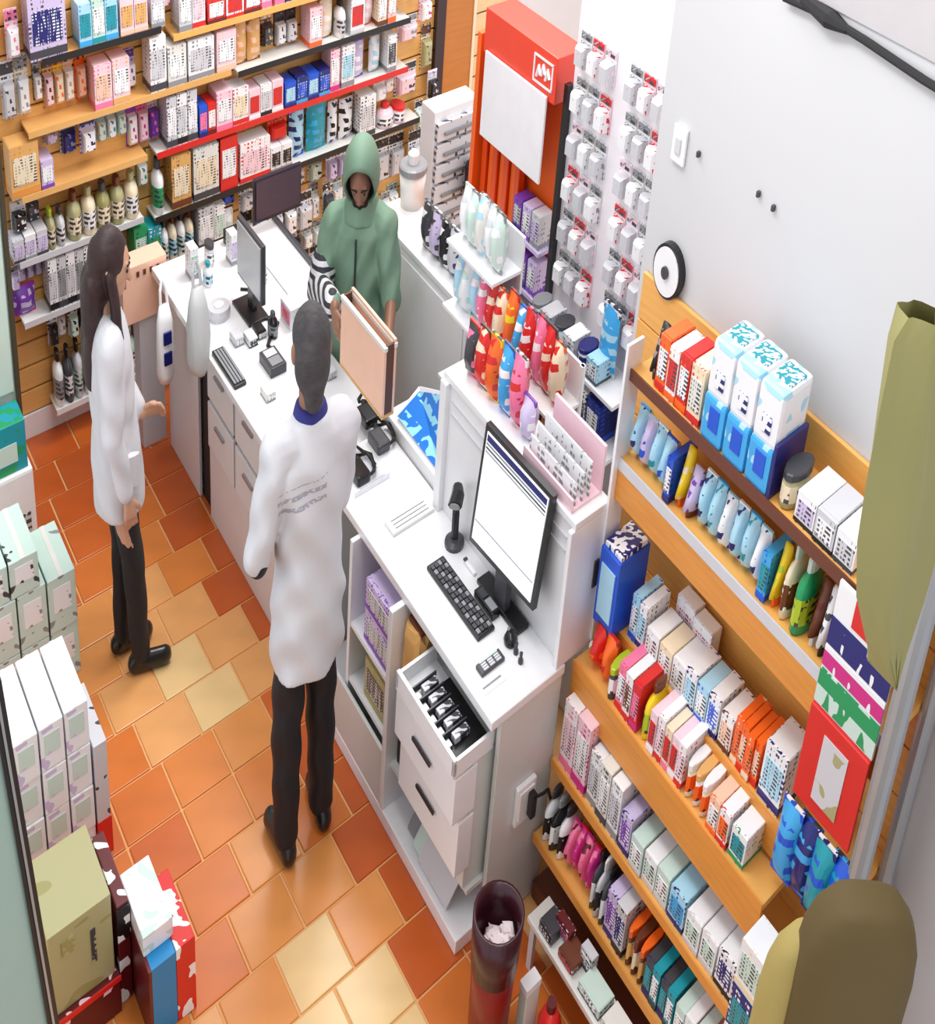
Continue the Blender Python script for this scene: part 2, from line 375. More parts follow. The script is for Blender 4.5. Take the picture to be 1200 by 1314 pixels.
def bw(x0, y0, x1, y1, n, kind, cols, row):
    """n products side by side inside a rectangle of the slatwall"""
    ym, xm = (y0 + y1) / 2, (x0 + x1) / 2; vp = VB - 0.13
    u0, u1 = on_v(x0, ym, vp)[0], on_v(x1, ym, vp)[0]
    z1, z0 = on_v(xm, y0, vp)[2], on_v(xm, y1, vp)[2]
    w = (u1 - u0) / n
    for i in range(n):
        c = cols[i % len(cols)]; uc = u0 + w * (i + 0.5); zz = z0; kd = kind
        top = z1 - (z1 - z0) * random.uniform(0, 0.08)
        if kd != 'pack':
            cand = [d for a, b, c0, d in OCC[:10] if abs(d - zz) < 0.1 and a < uc < b]
            if cand: zz = min(cand, key=lambda q: abs(q - zz))
            elif kd in ('carton', 'bottle', 'tub'): kd = 'pack'
        ww = w * 0.95
        while top - zz > 0.05 and not free(uc - ww / 2, uc + ww / 2, zz, top): top -= 0.01
        if top - zz <= 0.05: continue
        put(kd, uc, ww, zz, top - zz, c, row)
def put(kd, uc, ww, zz, hh, c, row):
    OCC.append((uc - ww / 2, uc + ww / 2, zz, zz + hh))
    if kd == 'pack': d, vv = 0.05, VB - 0.066 - random.choice((0, 0, 0.05))
    elif kd == 'pouch': d, vv = 0.08, VB - 0.11
    else: d, vv = 0.115, VB - 0.146
    product(kd, 'B', uc, vv, zz, ww, d, hh, c[0], c[1], c[2], ROWN[row], '%ss %s' % (KW[kd], ROWN[row]))
B = [
 (33, -8, 84, 46, 1, 'carton', [('lilac', 'navy', 'darkgrey')], 0), (60, 28, 97, 62, 2, 'pouch', [('lime', 'palegrey', 'yellow')], 0), (99, -4, 150, 44, 3, 'carton', [('paleblue', 'teal', 'skyblue'), ('mint', 'white', 'teal')], 0),
 (152, -8, 188, 24, 2, 'carton', [('palepink', 'tan', 'peach')], 0), (192, -14, 262, 16, 4, 'carton', [('palegrey', 'white', 'grey'), ('white', 'palepink', 'red')], 0), (264, -14, 335, 8, 3, 'carton', [('red', 'white', 'darkred'), ('white', 'red', 'red')], 0), (338, -16, 530, 4, 8, 'carton', [('palegrey', 'white', 'darkgrey'), ('tan', 'white', 'orange'), ('white', 'lilac', 'pink')], 0),
 (8, 84, 46, 165, 2, 'pack', [('white', 'palegrey', 'darkgrey'), ('cream', 'white', 'grey')], 1), (49, 70, 60, 142, 1, 'pack', [('black', 'white', 'grey')], 1), (62, 66, 102, 148, 3, 'pack', [('tan', 'palepink', 'brown'), ('yellow', 'cream', 'orange'), ('peach', 'white', 'tan')], 1),
 (104, 62, 118, 140, 1, 'pack', [('orange', 'peach', 'orange')], 1), (119, 76, 166, 126, 2, 'carton', [('palepink', 'peach', 'pink'), ('palepink', 'white', 'tan')], 1), (190, 24, 212, 96, 1, 'carton', [('white', 'palegrey', 'darkgrey')], 1), (213, 32, 238, 92, 1, 'carton', [('offwhite', 'white', 'grey')], 1), (239, 24, 274, 86, 1, 'carton', [('white', 'palegrey', 'grey')], 1),
 (276, 24, 302, 82, 1, 'carton', [('palepink', 'white', 'peach')], 1), (304, 28, 340, 78, 2, 'pouch', [('tan', 'peach', 'brown')], 1), (344, 22, 360, 70, 1, 'pack', [('brown', 'darkgrey', 'tan')], 1), (362, 20, 391, 66, 2, 'pack', [('black', 'white', 'darkgrey')], 1), (392, 16, 418, 66, 2, 'pack', [('paleblue', 'white', 'blue'), ('white', 'skyblue', 'navy')], 1),
 (420, 14, 452, 62, 2, 'pack', [('red', 'red', 'darkred'), ('red', 'orange', 'white')], 1), (454, 16, 484, 52, 2, 'pack', [('darkgrey', 'white', 'black'), ('lilac', 'white', 'navy')], 1), (487, 2, 520, 50, 2, 'pack', [('palepink', 'white', 'darkgrey'), ('palegrey', 'white', 'black')], 1), (522, 0, 548, 60, 1, 'pack', [('white', 'palepink', 'grey')], 1),
 (10, 172, 50, 238, 1, 'carton', [('tan', 'cream', 'wooddark')], 2), (62, 150, 82, 196, 1, 'pack', [('white', 'lilac', 'grey')], 2), (84, 158, 128, 206, 2, 'pack', [('white', 'navy', 'grey'), ('lilac', 'white', 'navy')], 2), (130, 136, 170, 190, 3, 'pack', [('paleblue', 'mint', 'grey'), ('mint', 'white', 'teal')], 2),
 (168, 66, 210, 120, 3, 'pack', [('lilac', 'white', 'purple'), ('white', 'navy', 'grey')], 2), (170, 118, 212, 196, 3, 'pack', [('purple', 'white', 'magenta'), ('pink', 'palepink', 'magenta'), ('white', 'purple', 'pink')], 2), (212, 112, 252, 166, 3, 'carton', [('palegrey', 'white', 'darkgrey'), ('white', 'palegrey', 'black')], 2), (254, 130, 276, 164, 2, 'carton', [('blue', 'pink', 'navy'), ('red', 'white', 'darkred')], 2),
 (272, 76, 308, 116, 2, 'pack', [('magenta', 'pink', 'palepink'), ('pink', 'magenta', 'white')], 2), (276, 112, 318, 154, 2, 'carton', [('palepink', 'white', 'pink'), ('white', 'cream', 'red')], 2), (310, 72, 342, 110, 2, 'pack', [('white', 'black', 'darkgrey')], 2), (318, 106, 362, 152, 3, 'carton', [('palepink', 'red', 'white'), ('white', 'palegrey', 'black')], 2),
 (364, 94, 422, 138, 4, 'carton', [('blue', 'paleblue', 'navy'), ('navy', 'blue', 'skyblue')], 2), (384, 64, 420, 96, 2, 'pack', [('navy', 'blue', 'darkgrey'), ('paleblue', 'navy', 'blue')], 2), (422, 84, 440, 130, 1, 'pack', [('white', 'purple', 'darkgrey')], 2), (443, 64, 482, 128, 2, 'pack', [('red', 'red', 'orange'), ('red', 'white', 'darkred')], 2), (486, 60, 516, 130, 2, 'pack', [('cream', 'white', 'lilac'), ('palegrey', 'white', 'tan')], 2), (518, 76, 546, 130, 1, 'pack', [('white', 'palepink', 'darkgrey')], 2),
 (16, 236, 58, 300, 2, 'pack', [('palegrey', 'black', 'white'), ('white', 'darkgrey', 'lilac')], 3), (60, 190, 84, 250, 2, 'pack', [('black', 'white', 'grey'), ('white', 'cream', 'darkgrey')], 3), (94, 204, 152, 242, 4, 'tub', [('pink', 'red', 'white'), ('palepink', 'pink', 'darkred')], 3), (86, 236, 180, 272, 5, 'bottle', [('khaki', 'cream', 'brown'), ('cream', 'white', 'khaki'), ('olive', 'cream', 'darkgrey')], 3), (154, 196, 182, 228, 2, 'bottle', [('white', 'palepink', 'darkgrey')], 3), (183, 198, 212, 248, 2, 'bottle', [('green', 'white', 'green'), ('white', 'green', 'darkgrey')], 3),
 (218, 170, 244, 244, 1, 'carton', [('tan', 'cream', 'brown')], 3), (246, 166, 280, 240, 1, 'carton', [('offwhite', 'cream', 'darkgrey')], 3), (281, 160, 304, 226, 1, 'carton', [('red', 'white', 'red')], 3), (306, 176, 346, 220, 1, 'carton', [('white', 'palepink', 'red')], 3), (348, 152, 374, 182, 1, 'pack', [('orange', 'red', 'red')], 3), (376, 142, 396, 206, 1, 'pouch', [('paleblue', 'navy', 'blue')], 3), (398, 136, 424, 206, 1, 'pouch', [('teal', 'skyblue', 'teal')], 3), (426, 130, 548, 180, 6, 'pack', [('white', 'black', 'grey'), ('cream', 'tan', 'darkgrey'), ('lilac', 'white', 'grey')], 3), (490, 178, 548, 236, 3, 'pack', [('white', 'palegrey', 'black')], 3), (346, 184, 374, 212, 2, 'carton', [('white', 'black', 'grey')], 3),
 (16, 298, 62, 352, 3, 'carton', [('palegrey', 'lilac', 'darkgrey'), ('white', 'lilac', 'grey')], 4), (60, 262, 122, 318, 5, 'bottle', [('khaki', 'cream', 'lime'), ('palegrey', 'white', 'darkgrey')], 4), (124, 250, 168, 312, 4, 'bottle', [('brown', 'cream', 'white'), ('darkred', 'brown', 'white')], 4), (170, 262, 206, 326, 2, 'carton', [('green', 'mint', 'darkgrey'), ('teal', 'green', 'white')], 4), (206, 254, 250, 306, 4, 'bottle', [('white', 'mint', 'darkgrey'), ('cream', 'paleblue', 'brown')], 4), (230, 244, 252, 270, 1, 'carton', [('tan', 'orange', 'brown')], 4), (253, 236, 290, 278, 3, 'pouch', [('lime', 'yellow', 'green')], 4), (291, 232, 310, 272, 1, 'carton', [('navy', 'blue', 'black')], 4), (312, 228, 400, 262, 5, 'carton', [('white', 'palegrey', 'darkgrey'), ('lilac', 'white', 'navy')], 4),
 (16, 330, 60, 372, 4, 'carton', [('palegrey', 'lilac', 'grey')], 4), (60, 318, 130, 366, 6, 'carton', [('white', 'palegrey', 'black'), ('palegrey', 'grey', 'darkgrey')], 4),
 (20, 372, 50, 402, 1, 'pouch', [('purple', 'lilac', 'magenta')], 5), (64, 388, 130, 440, 5, 'pack', [('white', 'black', 'darkgrey'), ('black', 'white', 'grey'), ('palegrey', 'mint', 'black')], 5), (70, 440, 132, 506, 5, 'bottle', [('white', 'grey', 'black'), ('darkgrey', 'white', 'black'), ('palegrey', 'mint', 'black')], 5), (132, 330, 215, 380, 6, 'carton', [('white', 'mint', 'grey'), ('cream', 'white', 'brown')], 4),
]
for e in B: bw(*e)
FILLC = {0: [('white', 'palegrey', 'darkgrey'), ('palepink', 'white', 'pink'), ('palegrey', 'white', 'navy')], 1: [('cream', 'white', 'brown'), ('white', 'palegrey', 'black'), ('palepink', 'white', 'orange')],
  2: [('lilac', 'white', 'purple'), ('white', 'paleblue', 'grey'), ('palepink', 'white', 'magenta'), ('white', 'darkgrey', 'grey')], 3: [('white', 'palegrey', 'darkgrey'), ('cream', 'khaki', 'brown'), ('palepink', 'white', 'red'), ('white', 'black', 'lilac')],
  4: [('palegrey', 'white', 'darkgrey'), ('lilac', 'white', 'grey'), ('white', 'mint', 'black'), ('white', 'lilac', 'navy')], 5: [('white', 'palegrey', 'black'), ('palegrey', 'darkgrey', 'black'), ('darkgrey', 'white', 'black'), ('mint', 'white', 'grey')]}
tops = [(1.62, 0), (1.445, 0), (1.40, 1), (1.215, 1), (1.19, 2), (0.985, 2), (0.96, 3), (0.73, 3), (0.74, 4), (0.52, 4), (0.50, 5), (0.30, 5)]
for a_, b_, zc_, zs_ in list(OCC[:10]):
    rw = max(range(6), key=lambda q: -abs([1.5, 1.25, 1.03, 0.78, 0.55, 0.14][q] - zs_))
    uu = a_ + 0.01
    while uu < b_ - 0.07:
        ww = random.uniform(0.055, 0.11)
        for hh in (0.19, 0.165, 0.14, 0.11, 0.08):
            hh *= random.uniform(0.93, 1.0)
            if free(uu, uu + ww, zs_, zs_ + hh) and uu + ww < b_:
                cc = random.choice(FILLC[rw] + ([('red', 'white', 'darkred'), ('white', 'red', 'palegrey')] if 2.75 < uu < 3.0 and rw < 3 else []))
                put(random.choice(['carton', 'carton', 'bottle', 'pouch', 'tub' if hh < 0.12 else 'carton']), uu + ww / 2, ww * 0.95, zs_, hh, cc, rw); break
        uu += ww * 0.5 if not free(uu, uu + ww, zs_, zs_ + 0.08) else ww
for z0g, rw in ((1.50, 0), (1.40, 1), (1.30, 1), (1.262, 1), (1.15, 2), (1.08, 2), (1.035, 2), (0.93, 3), (0.86, 3), (0.80, 3), (0.68, 4), (0.60, 4), (0.555, 4), (0.42, 5), (0.30, 5), (0.16, 5)):
    uu = 1.15
    while uu < 3.5:
        ww = random.uniform(0.055, 0.10)
        if z0g < 0.6 and uu < 1.26: uu += ww; continue
        for hh in (0.2, 0.17, 0.13, 0.10, 0.075):
            if z0g + hh < 1.68 and free(uu, uu + ww, z0g, z0g + hh):
                put('pack', uu + ww / 2, ww * 0.95, z0g, hh, random.choice(FILLC[rw]), rw); break
        uu += ww + 0.004


# ================================================================== SHELVES ON THE GREY WALL
SV0, SV1 = 0.95, 2.07
rack = thing('wooden_shelving', 'wooden wall shelving full of health products on the grey wall', 'shelving', W(2.3, 1.5, 0))
z = 0.16
for i in range(12):
    obj('back_plank', ub(UW - 0.016, UW - 0.002, SV0, SV1 + 0.19, z, z + 0.124, 0.003), wood('wood', 5), rack)
    z += 0.128
LEV = {'a': (2.2, 1.59), 'b': (2.2, 1.345), 'c': (2.2, 0.895), 'd': (2.1, 0.785), 'e': (2.05, 0.485), 'f': (2.0, 0.255)}
for k, (uf, zs) in LEV.items():
    sv = SV0 if k in 'abc' else 1.15
    b_ = obj('shelf_board', ub(uf + 0.006, UW - 0.016, sv, SV1, zs - 0.02, zs, 0.002), wood('wood', 5), rack)
    obj('price_rail', ub(uf, uf + 0.006, sv, SV1, zs - 0.026, zs + 0.004), mat({'a': 'brown', 'b': 'palegrey'}.get(k, 'wooddark'), 0.5), b_)
for uf, za, zb in ((2.2, 1.232, 1.318), (2.2, 0.80, 0.868), (2.1, 0.665, 0.758)):
    obj('fascia', ub(uf + 0.001, uf + 0.014, SV0 if uf > 2.15 else 1.15, SV1 + (0.0 if uf < 2.15 else 0.0), za, zb, 0.002), wood('wooddark', 5), rack)
obj('plinth', ub(2.03, UW - 0.016, 1.15, SV1, 0, 0.06), mat('brown', 0.6), rack)
obj('end_panel', ub(2.18, 2.25, SV1, SV1 + 0.012, 0.8, 1.66, 0.003), mat('white', 0.4), rack)
obj('upright', tube(wt((2.19, 0.93, 0.0), (2.19, 0.93, 2.2)), 0.022, 12), mat('steel', 0.35, 0.5), rack)
obj('upright', tube(wt((2.38, 0.93, 0.0), (2.38, 0.93, 2.2)), 0.018, 12), mat('steel', 0.35, 0.5), rack)
LN = dict(a='on top wooden shelf', b='on second wooden shelf', c='on third wooden shelf', d='on fourth wooden shelf', e='on fifth wooden shelf', f='on lowest wooden shelf')
def fill(lv, v_from, v_to, n, kind, cols, h, d=0.11, setback=0.012, jit=0.04, title=None, z_off=0.0):
    uf, zs = LEV[lv]; w = (v_from - v_to) / n
    for i in range(n):
        c = cols[i % len(cols)]
        product(kind, 'R', uf + setback + random.uniform(0, 0.008), v_from - w * (i + 0.5), zs + z_off, w * 0.93, d, h * random.uniform(1 - jit, 1 + jit), c[0], c[1], c[2], LN[lv], '%ss %s' % (KW[kind], LN[lv]), title)
fill('a', 2.02, 1.98, 1, 'tube', [('black', 'grey', 'darkgrey')], 0.13)
fill('a', 1.975, 1.83, 3, 'carton', [('orange', 'white', 'red'), ('white', 'red', 'orange'), ('red', 'white', 'orange')], 0.135)
fill('a', 1.825, 1.765, 1, 'carton', [('cream', 'offwhite', 'red')], 0.15)
for i, (va, vb) in enumerate(((1.755, 1.665), (1.66, 1.57), (1.565, 1.475))):
    t = thing('diaper_pack', ('blue and white plastic diaper pack next to the cream carton on top shelf', 'blue and white plastic diaper pack between two like it on top shelf', 'blue and white plastic diaper pack with navy side next to the khaki tub')[i], 'pack', W(2.27, (va + vb) / 2, 1.59), 'blue plastic packs on the top wooden shelf')
    obj('lower_wrap', ub(2.205, 2.345, vb, va, 1.59, 1.70, 0.012), printed('skyblue', 'paleblue', 0.05, amount=0.5, dens=24), t)
    obj('upper_wrap', ub(2.21, 2.345, vb, va, 1.695, 1.83, 0.014), printed('white', 'paleblue', 0.06, amount=0.45, dens=18), t)
    obj('emblem', ub(2.203, 2.207, vb + 0.02, va - 0.03, 1.625, 1.68, 0.001), mat('blue', 0.3), t)
    obj('emblem', ub(2.207, 2.212, vb + 0.025, va - 0.03, 1.725, 1.765, 0.001), printed('white', 'navy', 0.02), t)
    obj('top_stripe', ub(2.25, 2.32, vb + 0.01, va - 0.01, 1.829, 1.833), printed('teal', 'white', 0.3, amount=0.5, dens=70), t)
obj('side_wrap', ub(2.205, 2.345, 1.462, 1.474, 1.59, 1.72, 0.003), mat('navy', 0.4), t)
fill('a', 1.455, 1.39, 1, 'tub', [('khaki', 'cream', 'darkgrey')], 0.09)
fill('a', 1.38, 1.16, 3, 'carton', [('white', 'lilac', 'black'), ('palegrey', 'white', 'black'), ('white', 'palegrey', 'darkgrey')], 0.075, 0.13)
fill('b', 2.065, 1.875, 4, 'pouch', [('paleblue', 'navy', 'skyblue'), ('lilac', 'blue', 'paleblue'), ('paleblue', 'teal', 'white'), ('paleblue', 'blue', 'blue')], 0.135, 0.1)
fill('b', 1.87, 1.84, 1, 'carton', [('blue', 'white', 'navy')], 0.12)
fill('b', 1.835, 1.80, 1, 'tube', [('yellow', 'cream', 'orange')], 0.15)
fill('b', 1.795, 1.75, 1, 'tube', [('lilac', 'purple', 'brown')], 0.12)
fill('b', 1.74, 1.46, 6, 'pouch', [('paleblue', 'navy', 'white'), ('paleblue', 'teal', 'skyblue'), ('white', 'navy', 'paleblue')], 0.14, 0.1)
fill('b', 1.455, 1.42, 1, 'carton', [('skyblue', 'teal', 'blue')], 0.12)
fill('b', 1.415, 1.385, 1, 'tube', [('yellow', 'lime', 'orange')], 0.15)
fill('b', 1.38, 1.34, 1, 'bottle', [('cream', 'brown', 'mint')], 0.17)
fill('b', 1.335, 1.28, 1, 'bottle', [('green', 'lime', 'mint')], 0.18)
fill('b', 1.27, 1.13, 4, 'tube', [('brown', 'darkred', 'white'), ('white', 'darkgrey', 'black')], 0.15, title=None)
# third shelf and tier
t = thing('display_box', 'bright blue open display box with a white front panel on the third wooden shelf', 'box', W(2.19, 2.02, 0.895))
obj('box', ub(2.16, 2.30, 1.96, 2.06, 0.895, 1.12, 0.004), mat('blue', 0.4), t)
obj('front_panel', ub(2.156, 2.161, 1.975, 2.045, 0.93, 1.08), mat('paleblue', 0.4), t)
obj('top_card', ub(2.17, 2.29, 1.965, 2.055, 1.12, 1.135, 0.003), printed('white', 'navy', 0.05), t)
fill('c', 1.935, 1.86, 2, 'carton', [('paleblue', 'white', 'blue'), ('white', 'paleblue', 'navy')], 0.13)
fill('c', 1.85, 1.66, 3, 'carton', [('white', 'offwhite', 'palegrey'), ('cream', 'white', 'tan')], 0.09)
fill('c', 1.84, 1.66, 2, 'carton', [('white', 'palepink', 'lilac')], 0.13, 0.05, 0.13)
fill('c', 1.655, 1.50, 3, 'carton', [('white', 'paleblue', 'navy'), ('paleblue', 'white', 'blue'), ('white', 'blue', 'navy')], 0.11)
fill('c', 1.495, 1.44, 1, 'carton', [('white', 'peach', 'brown')], 0.1)
fill('c', 1.435, 1.325, 4, 'carton', [('orange', 'orange', 'cream'), ('orange', 'peach', 'red')], 0.13)
fill('c', 1.315, 1.225, 1, 'carton', [('white', 'paleblue', 'navy')], 0.16)
fill('d', 2.03, 1.92, 2, 'pouch', [('red', 'orange', 'darkred'), ('orange', 'red', 'red')], 0.13, 0.09)
fill('d', 1.915, 1.87, 1, 'tub', [('darkgrey', 'white', 'lime')], 0.1)
fill('d', 1.865, 1.75, 3, 'carton', [('pink', 'white', 'red'), ('white', 'brown', 'red'), ('red', 'pink', 'magenta')], 0.14)
fill('d', 1.745, 1.70, 1, 'bottle', [('yellow', 'lime', 'brown')], 0.15)
fill('d', 1.695, 1.53, 5, 'carton', [('palepink', 'red', 'white'), ('white', 'palepink', 'red'), ('cream', 'red', 'pink')], 0.125)
fill('d', 1.525, 1.42, 3, 'tub', [('cream', 'orange', 'white'), ('white', 'orange', 'tan')], 0.1)
fill('d', 1.41, 1.32, 2, 'carton', [('peach', 'white', 'orange'), ('white', 'orange', 'red')], 0.1)
fill('d', 1.315, 1.25, 1, 'carton', [('white', 'teal', 'green')], 0.09)
fill('e', 2.05, 1.9, 2, 'carton', [('white', 'palepink', 'pink'), ('palepink', 'white', 'magenta')], 0.22)
fill('e', 1.895, 1.72, 3, 'carton', [('white', 'palegrey', 'grey'), ('offwhite', 'white', 'darkgrey')], 0.17)
fill('e', 1.715, 1.66, 1, 'carton', [('lilac', 'purple', 'navy')], 0.12)
fill('e', 1.655, 1.47, 3, 'carton', [('mint', 'white', 'palegrey'), ('white', 'mint', 'palegrey')], 0.095)
fill('e', 1.465, 1.39, 1, 'carton', [('paleblue', 'skyblue', 'navy')], 0.1)
fill('e', 1.385, 1.25, 2, 'carton', [('white', 'mint', 'palegrey')], 0.095)
fill('e', 1.245, 1.17, 1, 'carton', [('white', 'navy', 'black')], 0.11)
fill('f', 2.05, 1.93, 3, 'bottle', [('white', 'black', 'darkgrey'), ('black', 'white', 'grey')], 0.16)
fill('f', 1.925, 1.78, 4, 'pouch', [('pink', 'darkred', 'magenta'), ('magenta', 'pink', 'red')], 0.15, 0.1)
fill('f', 1.775, 1.69, 3, 'bottle', [('darkgrey', 'white', 'black'), ('palegrey', 'black', 'white')], 0.17)
fill('f', 1.685, 1.58, 2, 'carton', [('lilac', 'purple', 'navy'), ('palegrey', 'navy', 'black')], 0.15)
fill('f', 1.575, 1.48, 3, 'tub', [('brown', 'tan', 'orange'), ('darkred', 'cream', 'brown')], 0.12)
fill('f', 1.475, 1.33, 4, 'carton', [('darkgrey', 'teal', 'navy'), ('teal', 'white', 'darkgrey')], 0.12)
fill('f', 1.325, 1.2, 3, 'carton', [('mint', 'white', 'palegrey'), ('white', 'palegrey', 'mint')], 0.12)
# things at the near end of the shelving
def slab(name, label, cat, u0, u1, v0, v1, z0, z1, c1, parts):
    t = thing(name, label, cat, W((u0 + u1) / 2, (v0 + v1) / 2, z0))
    obj('backing', ub(u0, u1, v0, v1, z0, z1, 0.003), mat(c1, 0.45), t)
    for nm, a, b, c, d, m in parts:
        obj(nm, ub(u0 - 0.002, u0 + 0.002, v1 - (v1 - v0) * b, v1 - (v1 - v0) * a, z1 - (z1 - z0) * d, z1 - (z1 - z0) * c), m, t)
    return t
slab('poster_board', 'white promotional board with navy, magenta and green bands at the shelving end', 'poster', 2.175, 2.185, 0.965, 1.17, 1.30, 1.60, 'white',
     [('navy_band', 0.0, 1, 0.28, 0.5, printed('navy', 'white', 0.05, amount=0.35)), ('magenta_band', 0.0, 1, 0.52, 0.68, printed('white', 'magenta', 0.07, amount=0.6, dens=30)), ('green_band', 0.0, 1, 0.7, 0.98, printed('green', 'mint', 0.08, amount=0.5, dens=30)), ('top_emblem', 0.3, 0.7, 0.03, 0.24, mat('red', 0.4))])
slab('red_frame_board', 'red framed board with a pale centre below the white board', 'poster', 2.165, 2.178, 0.965, 1.17, 1.06, 1.30, 'red',
     [('centre_picture', 0.3, 0.72, 0.16, 0.85, printed('palegrey', 'khaki', 0.1, dens=12))])
for i in range(4):
    product('pouch', 'R', 2.125 + 0.01 * (i % 2), 1.15 - 0.062 * i, 0.83, 0.075, 0.08, 0.21, ['skyblue', 'navy', 'teal', 'blue'][i], ['blue', 'skyblue', 'blue', 'teal'][i], ['blue', 'blue', 'navy', 'skyblue'][i], 'hung at the near end of the wooden shelves', 'blue pouches at the shelving end')
product('carton', 'R', 1.99, 1.085, 0.67, 0.085, 0.09, 0.13, 'white', 'mint', 'cream', 'stacked on the red crate at the shelving end', 'cartons on the red crate')
product('carton', 'R', 1.985, 1.08, 0.53, 0.09, 0.1, 0.14, 'navy', 'teal', 'white', 'stacked on the red crate at the shelving end', 'cartons on the red crate')
product('carton', 'R', 1.985, 1.015, 0.53, 0.03, 0.1, 0.12, 'green', 'teal', 'mint', 'stacked on the red crate at the shelving end', 'cartons on the red crate')
t = thing('red_crate', 'plain red crate stacked at the near end of the lowest wooden shelf', 'crate', W(2.05, 1.06, 0.0))
obj('body', ub(1.97, 2.17, 0.97, 1.13, 0.0, 0.52, 0.008), mat('red', 0.4), t)
obj('lid', ub(1.965, 2.175, 0.965, 1.135, 0.50, 0.53, 0.006), mat((180, 40, 34), 0.4), t)
# low white table with leaflets and boxes
tb = thing('low_table', 'low white table on the floor in front of the wooden shelves', 'table', W(1.98, 1.65, 0))
obj('top', ub(1.885, 1.985, 1.15, 1.93, 0.15, 0.17, 0.004), mat('offwhite', 0.45), tb)
for a, b in ((1.895, 1.2), (1.975, 1.2), (1.895, 1.9), (1.975, 1.9)):
    obj('leg', ub(a - 0.007, a + 0.007, b - 0.012, b + 0.012, 0, 0.15), mat('palegrey', 0.4), tb)
LT = 'lying on the low white table'
for k, (a, b, w, h, c) in enumerate([(1.895, 1.84, 0.07, 0.035, ('darkgrey', 'black', 'grey')), (1.94, 1.8, 0.08, 0.05, ('darkred', 'pink', 'white')), (1.90, 1.73, 0.08, 0.03, ('brown', 'red', 'white')), (1.95, 1.68, 0.06, 0.06, ('palegrey', 'white', 'black')), (1.90, 1.60, 0.11, 0.03, ('mint', 'white', 'darkgrey')), (1.90, 1.47, 0.12, 0.03, ('offwhite', 'white', 'darkgrey')), (1.90, 1.33, 0.11, 0.035, ('mint', 'offwhite', 'grey'))]):
    product('carton', 'R', a, b, 0.17, w, 0.07 if a < 1.93 else 0.03, h, c[0], c[1], c[2], LT, 'cartons on the low white table')

# ================================================================== COUNTERS
MW = mat((232, 232, 234), 0.35, var=0.03); MG = mat((205, 207, 203), 0.4, var=0.04)
desk = thing('pos_desk', 'white service desk with open shelves and drawers beside the red bin', 'desk', W(1.9, 2.7, 0))
obj('worktop', ub(1.755, 2.07, 2.075, 3.34, 0.755, 0.785, 0.005), MW, desk)
obj('end_panel', ub(1.80, 2.065, 2.08, 2.10, 0.0, 0.755, 0.003), MG, desk)
obj('back_panel', ub(2.05, 2.065, 2.10, 3.34, 0.0, 0.755), MG, desk)
obj('plinth', ub(1.70, 2.05, 2.10, 3.34, 0.0, 0.05, 0.004), mat('white', 0.4), desk)
obj('divider', ub(1.70, 2.05, 2.64, 2.665, 0.05, 0.755, 0.003), MW, desk)
obj('divider', ub(1.72, 2.05, 2.98, 3.0, 0.05, 0.755, 0.003), MW, desk)
obj('shelf_board', ub(1.725, 2.05, 2.665, 2.98, 0.46, 0.475), MW, desk)
obj('shelf_board', ub(1.73, 2.05, 2.10, 2.64, 0.20, 0.215), MG, desk)
obj('shelf_board', ub(1.725, 2.05, 2.665, 2.98, 0.26, 0.275), MW, desk)
obj('kick_panel', ub(1.702, 1.715, 2.665, 3.34, 0.05, 0.25, 0.003), MG, desk)
ch = thing('drawer_chest', 'white chest of two drawers with an open cash drawer under the desk', 'drawers', W(1.75, 2.3, 0.22))
obj('body', ub(1.72, 2.04, 2.115, 2.50, 0.216, 0.65), MG, ch)
for k, (z0, z1) in enumerate(((0.49, 0.64), (0.29, 0.475))):
    uo = (1.645, 1.675)[k]
    d = obj('drawer', ub(uo, 1.74, 2.11, 2.50, z0, z1, 0.004), MW, ch)
    obj('handle', ub(uo - 0.012, uo - 0.004, 2.25, 2.37, (z0 + z1) / 2 + 0.01, (z0 + z1) / 2 + 0.022, 0.003), mat('darkgrey', 0.3, 0.6), d)
# open cash drawer
cu0, cu1, cv0, cv1 = 1.635, 1.80, 2.11, 2.49
tr = obj('cash_drawer', join(ub(cu0, cu1, cv0, cv1, 0.652, 0.66), ub(cu0, cu0 + 0.012, cv0, cv1, 0.66, 0.71), ub(cu0, cu1, cv0, cv0 + 0.012, 0.66, 0.705), ub(cu0, cu1, cv1 - 0.012, cv1, 0.66, 0.705)), MW, ch)
obj('tray', ub(cu0 + 0.014, cu1, cv0 + 0.014, cv1 - 0.1, 0.66, 0.668), mat('black', 0.4), tr)
for i in range(5):
    a = cv0 + 0.075 + i * 0.05
    obj('note_stack', ub(cu0 + 0.055, cu0 + 0.115, a, a + 0.028, 0.669, 0.688, 0.002), printed('palegrey', 'darkgrey', 0.5, dens=60), tr)
    obj('coin_cup', ub(cu0 + 0.02, cu0 + 0.046, a, a + 0.03, 0.669, 0.676, 0.002), mat('steel', 0.3, 0.7), tr)
    obj('divider_fin', ub(cu0 + 0.014, cu0 + 0.125, a + 0.034, a + 0.039, 0.668, 0.69), mat('darkgrey', 0.4), tr)
